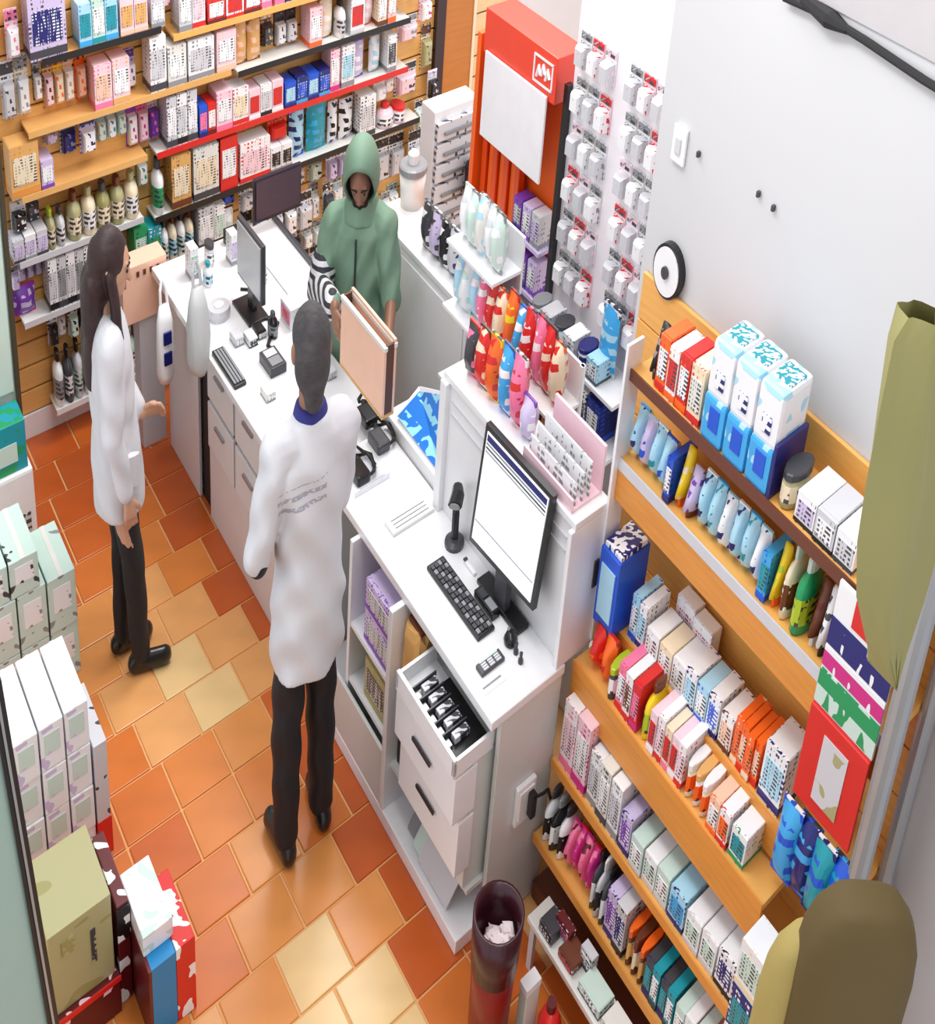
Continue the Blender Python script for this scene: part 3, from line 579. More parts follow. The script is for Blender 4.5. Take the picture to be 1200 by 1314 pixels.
# under-desk contents
t = thing('paper_bag', 'crumpled brown paper bag on the shelf beside the open cash drawer', 'bag', W(1.8, 2.58, 0.70))
bm_v, bm_f = raw(1.745, 1.83, 2.525, 2.63, 0.52, 0.72, 0.03)
obj('bag', ([W(p[0] + random.uniform(-.006, .006), p[1] + random.uniform(-.01, .01), p[2] + random.uniform(-.008, .008)) for p in bm_v], bm_f), mat('tan', 0.7, bump=0.4), t)
obj('fold', ub(1.76, 1.80, 2.53, 2.62, 0.715, 0.73, 0.004), mat('brown', 0.7), t)
obj('cavity_shade_block', ub(1.75, 1.82, 2.515, 2.63, 0.216, 0.515), mat('black', 0.6), desk)  # black block paints in the darkness of the open gap beside the drawers
for i, (z0, h) in enumerate(((0.476, 0.11), (0.587, 0.1))):
    product('carton', 'R', 1.735, 2.79, z0, 0.2, 0.2, h, 'lilac', 'palegrey', 'purple', 'under the white service desk', 'lilac cartons under the desk')
product('carton', 'R', 1.74, 2.80, 0.275, 0.16, 0.2, 0.14, 'khaki', 'darkgrey', 'olive', 'on the lower shelf of the white desk', 'carton in desk')
for i in range(3):
    g = raw(-0.045, 0.045, -0.1, 0.1, 0, 0.01)
    a = 0.9
    t_ = obj('paper_folder', ([W(1.75 + i * 0.012 + p[0] * math.cos(a), 2.30 + i * 0.06 + p[1], 0.055 + 0.14 * i * 0 + (p[0] + 0.045) * math.sin(a) + p[2]) for p in g[0]], g[1]), mat(['palegrey', 'mint', 'grey'][i], 0.5), label=['pale grey', 'mint green', 'mid grey'][i] + ' paper folder leaning under the desk drawers', cat='folder', group='folders under the desk')
# socket on the end panel
su, sv, sz = on_v(672, 1022, 2.08)
t = thing('wall_socket', 'white socket box with a black plug on the end of the desk', 'socket', W(su, 2.08, sz - 0.07))
obj('box', ub(su - 0.045, su + 0.04, 2.062, 2.08, sz - 0.07, sz + 0.06, 0.004), mat('white', 0.4), t)
obj('faceplate', ub(su - 0.035, su + 0.03, 2.056, 2.064, sz - 0.05, sz + 0.045, 0.003), mat('offwhite', 0.4), t)
obj('plug', ub(su + 0.0, su + 0.025, 2.03, 2.058, sz - 0.045, sz + 0.035, 0.006), mat('black', 0.4), t)
obj('plug_cable', tube(wt((su + 0.012, 2.04, sz + 0.02), (su + 0.05, 2.03, sz + 0.02), (su + 0.09, 2.05, sz - 0.01), (2.075, 2.06, sz - 0.1)), 0.005), mat('black', 0.5), t)
# hutch behind the monitor
hut = thing('desk_hutch', 'white raised panel and top shelf behind the large monitor', 'hutch', W(2.1, 2.5, 0.785))
obj('back_panel', ub(2.052, 2.068, 2.10, 2.88, 0.785, 1.20, 0.003), MW, hut)
obj('top_shelf', ub(2.045, 2.20, 2.08, 2.90, 1.20, 1.222, 0.004), MW, hut)
obj('side_panel', ub(2.03, 2.19, 2.86, 2.90, 0.785, 1.20, 0.004), MW, hut)
obj('side_panel', ub(2.03, 2.19, 2.08, 2.10, 0.785, 1.20, 0.004), MW, hut)
for k in range(2):
    obj('moulding', ub(2.047, 2.053, 2.12, 2.84, 1.15 - k * 0.04, 1.158 - k * 0.04), mat('palegrey', 0.4), hut)
obj('slot', ub(2.155, 2.175, 2.074, 2.081, 0.98, 1.06), mat('darkgrey', 0.5), hut)
# monitor
mon = thing('computer_monitor', 'large flat monitor with a white software window on the service desk', 'monitor', W(2.0, 2.37, 0.785))
TL, TR, BR, BL = [np.array(on_u(x, y, u)) for x, y, u in ((625, 550, 2.02), (706, 640, 2.02), (681, 777, 1.985), (604, 690, 1.985))]
def quadslab(a, b, c, d, t0, t1):
    off = [np.array([t0, 0, 0]), np.array([t1, 0, 0])]
    V = [W(*(p + off[0])) for p in (a, b, c, d)] + [W(*(p + off[1])) for p in (a, b, c, d)]
    return V, BF
def inner(s0, s1, r0, r1):
    f = lambda s, r: (TL * (1 - s) + TR * s) * (1 - r) + (BL * (1 - s) + BR * s) * r
    return f(s0, r0), f(s1, r0), f(s1, r1), f(s0, r1)
obj('casing', quadslab(*inner(-0.03, 1.03, -0.03, 1.04), 0.003, 0.022), mat('black', 0.35), mon)
scr = obj('screen', quadslab(*inner(0.015, 0.985, 0.015, 0.985), 0.0, 0.004), mat((236, 240, 244), 0.3, emit=0.35, var=0.01), mon)
for r0, r1, c in ((0.03, 0.085, 'navy'), (0.10, 0.115, 'grey'), (0.135, 0.15, 'darkgrey'), (0.17, 0.18, 'grey'), (0.80, 0.808, 'grey')):
    obj('toolbar', quadslab(*inner(0.03, 0.97, r0, r1), -0.001, 0.001), mat(c, 0.4), scr)
obj('neck', ub(1.995, 2.02, 2.35, 2.42, 0.80, 0.98), mat('darkgrey', 0.4), mon)
obj('base', ub(1.988, 2.045, 2.26, 2.52, 0.785, 0.80, 0.005), mat('black', 0.35), mon)
# keyboard
kb = thing('keyboard', 'black keyboard in front of the large monitor', 'keyboard', W(1.91, 2.5, 0.785))
obj('case', ub(1.868, 1.942, 2.33, 2.68, 0.785, 0.797, 0.004), mat('black', 0.4), kb)
for r in range(4):
    for k in range(14):
        a = 2.342 + k * 0.0235; b = 1.876 + r * 0.0152
        obj('key', ub(b, b + 0.0115, a, a + 0.018, 0.797, 0.802), mat('darkgrey' if (r + k) % 3 else 'grey', 0.45), kb)
# bar code scanner on its stand
su_, sv_, _ = on_z(583, 698, 0.785)
sc = thing('barcode_scanner', 'black barcode scanner standing upright beside the large monitor', 'scanner', W(su_, sv_, 0.785))
obj('base', lathe([(0.05, 0), (0.05, 0.012), (0.03, 0.02)], su_, sv_, 0.785), mat('darkgrey', 0.4), sc)
obj('handle', tube(wt((su_, sv_, 0.80), (su_ + 0.005, sv_ + 0.01, 0.88), (su_ + 0.0, sv_ + 0.01, 0.93)), [0.01, 0.011, 0.013]), mat('black', 0.35), sc)
obj('head', tube(wt((su_ + 0.02, sv_ + 0.03, 0.95), (su_ - 0.0, sv_ + 0.0, 0.95), (su_ - 0.025, sv_ - 0.02, 0.935)), [0.014, 0.018, 0.02]), mat('black', 0.35), sc)
obj('window', tube(wt((su_ - 0.025, sv_ - 0.02, 0.935), (su_ - 0.028, sv_ - 0.022, 0.933)), 0.015), mat('grey', 0.2), sc)
# small desk things
def onz_box(name, label, cat, x0, y0, x1, y1, h, m, group=None, parts=()):
    """box on the worktop between two opposite pixel corners"""
    a, b = on_z(x0, y0, 0.785), on_z(x1, y1, 0.785)
    u0, u1 = sorted((a[0], b[0])); v0, v1 = sorted((a[1], b[1]))
    t = thing(name, label, cat, W((u0 + u1) / 2, (v0 + v1) / 2, 0.785), group)
    obj('body', ub(u0, u1, v0, v1, 0.785, 0.785 + h, 0.003), m, t)
    for nm, s0, s1, r0, r1, hh, mm in parts:
        obj(nm, ub(u0 + (u1 - u0) * s0, u0 + (u1 - u0) * s1, v0 + (v1 - v0) * r0, v0 + (v1 - v0) * r1, 0.785 + h, 0.785 + h + hh), mm, t)
    return t
keys = [('button', 0.12 + 0.27 * i, 0.32 + 0.27 * i, 0.1 + 0.22 * j, 0.26 + 0.22 * j, 0.004, mat('palegrey', 0.4)) for i in range(3) for j in range(3)]
onz_box('pocket_calculator', 'small dark calculator with pale buttons near the desk corner', 'calculator', 610, 858, 648, 848, 0.012, mat('darkgrey', 0.4), parts=keys + [('display', 0.12, 0.88, 0.8, 0.95, 0.003, mat('mint', 0.2))])
mu, mv, _ = on_z(655, 824, 0.785)
ms = thing('computer_mouse', 'black computer mouse at the end of the keyboard', 'mouse', W(mu, mv, 0.785))
obj('shell', lathe([(0.03, 0), (0.034, 0.012), (0.025, 0.026), (0.008, 0.032)], mu, mv, 0.785), mat('black', 0.3), ms, True)
obj('wheel', ub(mu - 0.003, mu + 0.003, mv + 0.01, mv + 0.02, 0.812, 0.82), mat('grey', 0.4), ms)
crd = thing('card_reader', 'black card reader lying between keyboard and monitor', 'card reader', W(1.966, 2.42, 0.785))
obj('body', ub(1.949, 1.984, 2.36, 2.48, 0.785, 0.81, 0.003), mat('black', 0.35), crd)
obj('screen', ub(1.954, 1.979, 2.43, 2.47, 0.81, 0.812), mat('darkgrey', 0.2), crd)
obj('keypad', ub(1.954, 1.979, 2.37, 2.42, 0.81, 0.813), mat('grey', 0.4), crd)
onz_box('sticky_notepad', 'small white notepad behind the black keyboard', 'notepad', 594, 722, 612, 738, 0.01, mat('white', 0.5), parts=[('clip', 0.0, 1.0, 0.85, 1.0, 0.004, mat('darkgrey', 0.4))])
onz_box('receipt_slip', 'white receipt slip beside the dark calculator', 'paper', 612, 880, 650, 872, 0.002, mat('white', 0.6), parts=[('print_line', 0.1, 0.9, 0.4, 0.55, 0.001, mat('grey', 0.6))])
for x, y in ((662, 838), (668, 850)):
    a = on_z(x, y, 0.785); obj('rubber_stamp', lathe([(0.012, 0), (0.012, 0.01), (0.006, 0.016), (0.008, 0.03)], a[0], a[1], 0.785), mat('darkgrey', 0.4), None, True, 'tiny dark rubber stamp beside the computer mouse', 'stamp', 'rubber stamps')
for k, (x, y, c, lab) in enumerate([(470, 540, 'black', 'black'), (486, 572, 'darkgrey', 'dark grey'), (460, 612, 'black', 'black')]):
    a = on_z(x, y, 0.785)
    t = thing('desk_telephone' if k == 0 else 'charger', lab + ' coiled cord handset on the worktop behind the cardboard box' if k == 0 else lab + ' tangled charger on the worktop beside the man', 'telephone' if k == 0 else 'charger', W(*a), None if k == 0 else 'chargers on the worktop')
    obj('body', ub(a[0] - 0.03, a[0] + 0.03, a[1] - 0.05, a[1] + 0.05, 0.785, 0.82, 0.01), mat(c, 0.4), t)
    loop = [W(a[0] + 0.04 + 0.035 * math.cos(q * 0.7), a[1] + 0.07 * math.sin(q * 0.7) + 0.004 * q, 0.795 + 0.015 * (q % 2)) for q in range(14)]
    obj('cord', tube(loop, 0.006), mat('black', 0.5), t)
onz_box('white_tray', 'shallow white tray on the worktop beside the man', 'tray', 455, 640, 500, 612, 0.02, mat('white', 0.4), parts=[('pad', 0.15, 0.85, 0.15, 0.85, 0.003, mat('palegrey', 0.5))])
onz_box('price_tag_strip', 'pale slotted tray between the white tray and the scanner', 'tray', 505, 690, 545, 640, 0.012, mat('offwhite', 0.4), parts=[('slot', 0.1, 0.9, 0.2 + 0.25 * i, 0.24 + 0.25 * i, 0.002, mat('grey', 0.4)) for i in range(3)])
# raised ledge with blue counter mat
led = thing('counter_ledge', 'raised white customer ledge beside the hutch', 'ledge', W(2.13, 3.1, 0.0))
obj('body', ub(2.075, 2.24, 2.91, 3.34, 0.0, 0.82, 0.004), MW, led)
obj('top', ub(2.07, 2.25, 2.905, 3.35, 0.82, 0.835, 0.003), MW, led)
mt = thing('leaflet_holder', 'bright blue leaflet board leaning on the white ledge', 'leaflet holder', W(2.12, 3.1, 0.835))
a_, b_, c2, d2 = on_u(506, 522, 2.09), on_u(566, 505, 2.13), on_u(566, 612, 2.09), on_u(508, 548, 2.085)
P4 = [np.array((2.20, 3.30, 0.90)), np.array((2.20, 2.92, 1.06)), np.array((2.085, 2.92, 0.836)), np.array((2.085, 3.30, 0.836))]
def plate(ps, t): return [W(*p) for p in ps] + [W(p[0] + t, p[1], p[2] - t * 0.4) for p in ps], BF
obj('board', plate(P4, 0.012), mat('white', 0.4), mt)
Q4 = [P4[0] * 0.94 + P4[2] * 0.06, P4[1] * 0.94 + P4[3] * 0.06, P4[2] * 0.95 + P4[0] * 0.05, P4[3] * 0.95 + P4[1] * 0.05]
obj('picture', plate([q + np.array([-0.004, 0, 0.003]) for q in Q4], 0.004), printed((20, 120, 215), (150, 220, 245), 0.05, amount=0.5, dens=22), mt)

# far counter
fc = thing('far_counter', 'long white pharmacy counter with a dark gap between its units', 'counter', W(1.85, 4.2, 0))
obj('worktop', ub(1.64, 2.10, 3.36, 4.93, 0.725, 0.755, 0.005), MW, fc)
obj('worktop_wing', ub(2.105, 2.29, 4.16, 4.93, 0.725, 0.755, 0.005), MW, fc)
obj('wing_panel', ub(2.08, 2.27, 4.18, 4.92, 0.0, 0.725), MW, fc)
obj('front_panel', ub(1.70, 1.715, 4.50, 4.90, 0.0, 0.725, 0.003), MW, fc)
obj('front_panel', ub(1.70, 1.715, 3.36, 4.36, 0.0, 0.30, 0.003), MW, fc)
for k in range(3):
    d = obj('drawer', ub(1.685, 1.70, 3.40 + 0.32 * k, 3.70 + 0.32 * k, 0.32, 0.50, 0.004), MW, fc); obj('handle', ub(1.675, 1.685, 3.5 + 0.32 * k, 3.6 + 0.32 * k, 0.44, 0.452), mat('steel', 0.3, 0.7), d)
    d = obj('drawer', ub(1.685, 1.70, 3.40 + 0.32 * k, 3.70 + 0.32 * k, 0.52, 0.70, 0.004), MW, fc); obj('handle', ub(1.675, 1.685, 3.5 + 0.32 * k, 3.6 + 0.32 * k, 0.64, 0.652), mat('steel', 0.3, 0.7), d)
obj('gap_shade_strip', ub(1.72, 1.735, 4.36, 4.50, 0.0, 0.725), mat('black', 0.6), fc)  # black strip paints the shade inside the gap between the units
obj('inner_body', ub(1.735, 2.06, 3.38, 4.90, 0.0, 0.725), MG, fc)
obj('back_panel', ub(2.06, 2.08, 3.36, 4.92, 0.0, 0.74), MW, fc)
obj('edge_rail', ub(2.28, 2.295, 4.16, 4.93, 0.755, 0.775), mat('darkgrey', 0.4), fc)
ZF = 0.755
def fbox(name, label, cat, u, v, w, d, h, m, parts=(), z=ZF):
    t = thing(name, label, cat, W(u, v, z))
    obj('body', ub(u - w / 2, u + w / 2, v - d / 2, v + d / 2, z, z + h, 0.004), m, t)
    for nm, s0, s1, r0, r1, z0, z1, mm in parts:
        obj(nm, ub(u - w / 2 + w * s0, u - w / 2 + w * s1, v - d / 2 + d * r0, v - d / 2 + d * r1, z + h * z0, z + h * z1, 0.002), mm, t)
    return t
m2 = thing('office_monitor', 'grey backed monitor on the far counter', 'monitor', W(1.9, 4.35, ZF))
obj('casing', ub(1.905, 1.925, 4.22, 4.50, 0.84, 1.06, 0.004), mat('darkgrey', 0.4), m2)
obj('screen', ub(1.90, 1.906, 4.232, 4.488, 0.855, 1.048), mat((196, 198, 202), 0.3), m2)
obj('neck', ub(1.91, 1.93, 4.33, 4.39, 0.765, 0.86), mat('black', 0.4), m2)
obj('base', ub(1.86, 1.96, 4.26, 4.46, ZF, 0.768, 0.004), mat('black', 0.4), m2)
m3_ = thing('dark_monitor', 'dark purple black screen on the far end of the counter', 'monitor', W(2.03, 4.86, ZF))
pts = [on_v(x, y, 4.86) for x, y in ((325, 225), (386, 210), (380, 262), (330, 272))]
obj('casing', ub(pts[0][0], pts[1][0], 4.85, 4.87, 0.80, 0.98, 0.004), mat((40, 28, 44), 0.4), m3_)
obj('screen', ub(pts[0][0] + 0.01, pts[1][0] - 0.01, 4.846, 4.851, 0.815, 0.968), mat((66, 50, 66), 0.25), m3_)
obj('stand', ub(2.0, 2.07, 4.86, 4.9, ZF, 0.81), mat('black', 0.4), m3_)
kk = [('key_row', 0.08 + 0.24 * i, 0.26 + 0.24 * i, 0.05, 0.95, 1.0, 1.3, mat('grey', 0.45)) for i in range(4)]
fbox('small_keyboard', 'small black keyboard on the edge of the far counter', 'keyboard', 1.685, 4.08, 0.055, 0.26, 0.014, mat('black', 0.4), kk)
fbox('payment_terminal', 'grey payment terminal with dark base on the far counter', 'terminal', 1.85, 3.98, 0.075, 0.13, 0.035, mat('darkgrey', 0.4), [('screen', 0.15, 0.85, 0.55, 0.9, 1.0, 1.1, mat('palegrey', 0.2)), ('keypad', 0.15, 0.85, 0.1, 0.5, 1.0, 1.08, mat('grey', 0.4))])
fbox('pink_package', 'white and pink package on the far counter beside the customer', 'package', 2.05, 4.18, 0.09, 0.11, 0.08, mat('white', 0.4), [('pink_label', -0.02, 0.5, 0.1, 0.9, 0.2, 0.85, mat('pink', 0.4)), ('red_emblem', -0.03, 0.2, 0.3, 0.7, 0.4, 0.7, mat('red', 0.4))])
t = thing('tape_roll', 'pale round tape dispenser on the far counter', 'tape dispenser', W(1.78, 4.42, ZF))
obj('roll', lathe([(0.065, 0), (0.07, 0.02), (0.065, 0.04)], 1.78, 4.42, ZF, 20), mat('palegrey', 0.35), t)
obj('hub', lathe([(0.03, 0), (0.03, 0.045)], 1.78, 4.42, ZF, 16), mat('white', 0.4), t)
FCW = 'on the far counter top'
for k, (u, v, kind, c) in enumerate([(1.88, 4.16, 'carton', ('black', 'white', 'grey')), (1.83, 4.14, 'carton', ('white', 'darkgrey', 'black')), (1.93, 4.12, 'bottle', ('black', 'grey', 'darkgrey')), (1.78, 4.18, 'carton', ('palegrey', 'white', 'grey')), (2.0, 4.55, 'bottle', ('white', 'black', 'darkgrey')), (2.04, 4.48, 'bottle', ('palegrey', 'white', 'black')), (1.98, 4.70, 'carton', ('white', 'lilac', 'grey')), (1.82, 4.62, 'bottle', ('white', 'paleblue', 'teal')), (1.78, 4.72, 'carton', ('white', 'mint', 'grey')), (1.88, 4.75, 'tub', ('palegrey', 'white', 'darkgrey')), (2.03, 3.75, 'carton', ('white', 'palegrey', 'grey')), (1.70, 3.55, 'carton', ('yellow', 'lime', 'darkgrey')), (1.90, 3.62, 'carton', ('palegrey', 'white', 'black')), (1.76, 3.80, 'carton', ('offwhite', 'white', 'grey'))]):
    hh = 0.03 if kind == 'carton' else 0.09
    product(kind, 'B', u, v, ZF, 0.04, 0.07, hh if k != 6 and k != 8 else 0.12, c[0], c[1], c[2], FCW, KW[kind] + 's ' + FCW)
obj('monitor_cable', tube([W(1.93 + 0.05 * math.sin(q * 0.9), 4.52 - q * 0.035, ZF + 0.006) for q in range(14)], 0.006), mat('black', 0.5), None, False, 'black cable winding across the far counter behind the small boxes', 'cable')
# cardboard carton with punched holes and hanging bags at the counter end
t = thing('cardboard_carton', 'tan cardboard carton with a row of punched holes at the counter end', 'carton', W(1.6, 4.97, 0.58))
obj('box', ub(1.5, 1.72, 4.94, 5.06, 0.555, 0.78, 0.003), mat('peach', 0.65), t)
for i in range(4): obj('punched_hole', ub(1.57 + i * 0.033, 1.583 + i * 0.033, 4.936, 4.941, 0.735, 0.755), mat('brown', 0.7), t)
obj('stand', ub(1.58, 1.70, 4.96, 5.05, 0, 0.555), mat('palegrey', 0.5), t)
def bag(name, label, u, v, w, h, ztop, col, d=0.07):
    t = thing(name, label, 'bag', W(u, v, ztop - h))
    n = 9; V = []; Fc = []; rows = [(0, 0.75, 0.55), (0.12, 0.95, 0.9), (0.45, 1, 1), (0.8, 0.85, 0.6), (1, 0.55, 0.2)]
    n = 14
    for q, kw, kd in rows:
        for k in range(n):
            a = 2 * math.pi * k / n; r = 1 + 0.08 * math.sin(3 * a + q * 5)
            V.append(W(u + w / 2 * kw * r * math.cos(a), v + d * kd * r * math.sin(a), ztop - h + q * h))
    for i in range(len(rows) - 1):
        for k in range(n): Fc.append((i * n + k, i * n + (k + 1) % n, (i + 1) * n + (k + 1) % n, (i + 1) * n + k))
    Fc.append(tuple(reversed(range(n)))); Fc.append(tuple((len(rows) - 1) * n + k for k in range(n)))
    obj('sack', (V, Fc), col, t, True)
    for s in (-1, 1):
        obj('handle', tube(wt((u + s * w * 0.2, v, ztop - 0.01), (u + s * w * 0.16, v + 0.01, ztop + 0.05), (u + s * w * 0.04, v + 0.02, ztop + 0.08)), 0.005), col, t)
    return t
g0 = on_u(212, 440, 1.585)
tb_ = bag('carrier_bag', 'white carrier bag with a dark blue emblem hanging at the counter end', 1.585, g0[1], 0.085, 0.30, g0[2] + 0.15, mat('white', 0.35), 0.05)
for i, z in enumerate((0.02, -0.06)):
    obj('emblem', ub(1.56, 1.60, g0[1] - 0.056, g0[1] - 0.045, g0[2] + z, g0[2] + z + 0.05, 0.005), mat('navy', 0.4), tb_)
g1 = on_u(254, 415, 1.57)
bag('grey_bag', 'pale grey plastic bag hanging over the counter edge beside the white carrier bag', 1.57, g1[1], 0.09, 0.30, g1[2] + 0.13, mat((190, 192, 192), 0.4), 0.08)
# open cardboard box on the counter by the customer
cb = thing('cardboard_box', 'open peach brown cardboard box held up on the counter by the customer', 'box', W(2.0, 3.36, 0.94))
BA = (1.955, 2.05, 3.19, 3.55, 0.95, 1.17)
obj('front_wall', ub(1.955, 1.965, 3.19, 3.55, 0.95, 1.17), mat('peach', 0.6), cb)
obj('rear_wall', ub(2.0, 2.01, 3.19, 3.55, 0.95, 1.19), mat('peach', 0.6), cb)
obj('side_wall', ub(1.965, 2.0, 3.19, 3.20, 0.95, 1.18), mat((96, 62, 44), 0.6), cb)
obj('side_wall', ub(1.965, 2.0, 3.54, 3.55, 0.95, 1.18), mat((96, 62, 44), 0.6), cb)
obj('bottom', ub(1.955, 2.01, 3.19, 3.55, 0.94, 0.952), mat('tan', 0.6), cb)
for a in (1.953, 1.998):
    obj('rim', ub(a, a + 0.014, 3.185, 3.555, 1.165, 1.178), mat('offwhite', 0.5), cb)
obj('black_sheet', ub(1.968, 1.998, 3.202, 3.538, 1.09, 1.10), mat('black', 0.6), cb)  # flat black sheet inside the box, a little below the rim

# ================================================================== CUSTOMER AREA DISPLAYS
pl = thing('white_cabinet', 'plain tall white floor cabinet beside the customer', 'cabinet', W(2.6, 3.5, 0))
obj('body', ub(2.43, 2.63, 3.30, 4.12, 0, 1.06, 0.004), MW, pl)
obj('top', ub(2.425, 2.635, 3.29, 4.13, 1.06, 1.08, 0.003), MW, pl)
obj('door', ub(2.424, 2.43, 3.32, 4.10, 0.06, 1.03, 0.002), MW, pl)
# tub on the cabinet
bu, bv, _ = on_z(528, 262, 1.08)
tub_ = thing('white_bucket', 'white bucket with a grey ringed lid on the white cabinet', 'bucket', W(bu, bv, 1.08))
obj('pail', lathe([(0.07, 0), (0.085, 0.13)], bu, bv, 1.08, 20), mat('offwhite', 0.4), tub_, True)
obj('lid', lathe([(0.09, 0.13), (0.09, 0.15), (0.08, 0.155)], bu, bv, 1.08, 20), mat('grey', 0.4), tub_)
obj('knob', lathe([(0.03, 0.155), (0.035, 0.19), (0.02, 0.2)], bu, bv, 1.08, 14), mat('white', 0.4), tub_)
# tiered leaflet tower
u0 = on_v(558, 200, 4.35)[0]; u1 = on_v(612, 200, 4.35)[0]
zt_, zb_ = on_v(585, 138, 4.35)[2], on_v(585, 300, 4.35)[2]
tw = thing('leaflet_tower', 'white tiered rack of small drawers in front of the wooden door', 'rack', W((u0 + u1) / 2, 4.4, 0))
obj('body', ub(u0, u1, 4.37, 4.5, 0, zt_, 0.004), MW, tw)
for i in range(6):
    z = zt_ - 0.03 - (i + 1) * (zt_ - zb_) / 6.4
    dr = obj('drawer', ub(u0 + 0.008, u1 - 0.008, 4.345, 4.37, z, z + (zt_ - zb_) / 7.6, 0.003), printed('palegrey', 'darkgrey', 0.03, amount=0.42, dens=30), tw)
    obj('pull', ub(u0 + 0.05, u1 - 0.05, 4.335, 4.346, z + 0.02, z + 0.035, 0.003), mat('grey', 0.3, 0.5), dr)
obj('foot_tray', ub(u0 - 0.02, u1 + 0.05, 4.30, 4.37, zb_ - 0.08, zb_ - 0.05, 0.003), MW, tw)
hu, hv, hz = on_v(606, 216, 4.30)
t = thing('hand_bag', 'black handbag hanging beside the white tiered rack', 'bag', W(hu, hv, hz - 0.1))
obj('pouch', ub(hu - 0.03, hu + 0.03, 4.28, 4.33, hz - 0.12, hz + 0.03, 0.015), mat((44, 24, 40), 0.5), t)
obj('strap', tube(wt((hu - 0.025, 4.3, hz + 0.02), (hu, 4.3, hz + 0.08), (hu + 0.025, 4.3, hz + 0.02)), 0.006), mat('black', 0.5), t)
# patterned dark display on the cabinet
du_, dv_, _ = on_z(562, 368, 1.08)
for i in range(4):
    product('pouch', 'R', 2.46 + 0.0 * i, 3.74 - 0.075 * i, 1.08, 0.07, 0.07, 0.17, ['darkgrey', 'lilac', 'black', 'palegrey'][i], ['white', 'darkgrey', 'white', 'navy'][i], 'grey', 'standing on the white cabinet', 'pouches on the white cabinet')
for i in range(8):
    product('pouch', 'R', 2.50 + 0.09 * (i % 2), 3.44 - 0.045 * i, 0.98 + 0.1 * (1 if i < 3 else 0), 0.07, 0.07, 0.20 + 0.03 * (i % 3), ['white', 'mint', 'palegrey', 'offwhite'][i % 4], ['palegrey', 'white', 'grey'][i % 3], 'mint', 'in the cluster above the hutch', 'pale pouches above the hutch') if i < 3 else None
# goods rack behind the hutch: pale sachets and bright candy bags
gr = thing('wire_rack', 'white wire rack of bright candy bags behind the desk hutch', 'rack', W(2.3, 2.8, 0))
obj('back_mesh', ub(2.40, 2.41, 2.92, 3.25, 0.6, 1.5), MW, gr)
obj('back_mesh', ub(2.40, 2.41, 2.5, 2.92, 0.6, 1.3), MW, gr)
for z, va in ((0.95, 2.5), (1.19, 2.5), (1.40, 2.92)):
    obj('tier', ub(2.26, 2.41, va, 3.25, z - 0.012, z, 0.002), MW, gr)
for v in (2.51, 3.24):
    obj('post', ub(2.395, 2.415, v - 0.008, v + 0.008, 0, 1.3 if v < 3 else 1.5), MW, gr)
    obj('foot', ub(2.26, 2.42, v - 0.01, v + 0.01, 0.0, 0.03), MW, gr)
WR = 'on the wire rack'
def rackrow(z, v_from, v_to, n, kind, cols, h, u=2.27):
    w = (v_from - v_to) / n
    for i in range(n):
        c = cols[i % len(cols)]
        product(kind, 'R', u + random.uniform(0, 0.02), v_from - w * (i + 0.5), z, w * 0.96, 0.09, h * random.uniform(0.9, 1.08), c[0], c[1], c[2], WR, KW[kind] + 's ' + WR)
rackrow(1.40, 3.24, 2.94, 5, 'pouch', [('white', 'palegrey', 'mint'), ('mint', 'white', 'grey'), ('offwhite', 'paleblue', 'white')], 0.17)
rackrow(1.19, 3.24, 3.06, 3, 'pouch', [('paleblue', 'white', 'grey'), ('white', 'mint', 'palegrey')], 0.18)
rackrow(1.19, 3.06, 2.52, 9, 'pouch', [('pink', 'white', 'red'), ('red', 'cream', 'darkred'), ('cream', 'red', 'orange'), ('orange', 'yellow', 'red'), ('skyblue', 'white', 'blue'), ('red', 'white', 'pink')], 0.20)
rackrow(0.95, 3.1, 2.55, 7, 'pouch', [('red', 'darkred', 'white'), ('darkgrey', 'pink', 'brown'), ('cream', 'orange', 'red'), ('blue', 'skyblue', 'white')], 0.18)
# bright bags standing on the hutch shelf
HS = 'standing on the hutch top shelf'
for i, (v, c, h) in enumerate([(2.82, ('darkgrey', 'pink', 'red'), 0.16), (2.75, ('red', 'cream', 'darkred'), 0.18), (2.68, ('orange', 'red', 'yellow'), 0.19), (2.60, ('skyblue', 'white', 'blue'), 0.2), (2.53, ('pink', 'red', 'white'), 0.21), (2.46, ('lilac', 'white', 'purple'), 0.12)]):
    product('pouch', 'R', 2.08, v, 1.222, 0.068, 0.08, h, c[0], c[1], c[2], HS, 'bags on the hutch shelf')
ac = thing('leaflet_tray', 'clear pinkish acrylic leaflet tray with printed sheets on the hutch', 'leaflet tray', W(2.12, 2.25, 1.222))
obj('back', ub(2.18, 2.19, 2.12, 2.40, 1.222, 1.36), mat('palepink', 0.2), ac)
obj('floor', ub(2.06, 2.18, 2.12, 2.40, 1.222, 1.23), mat('palepink', 0.2), ac)
obj('lip', ub(2.055, 2.062, 2.12, 2.40, 1.222, 1.26), mat('palepink', 0.2), ac)
for i in range(3): obj('sheet', ub(2.075 + 0.03 * i, 2.08 + 0.03 * i, 2.13, 2.39, 1.23, 1.29 + 0.02 * i), printed('white', 'grey', 0.02, amount=0.45), ac)
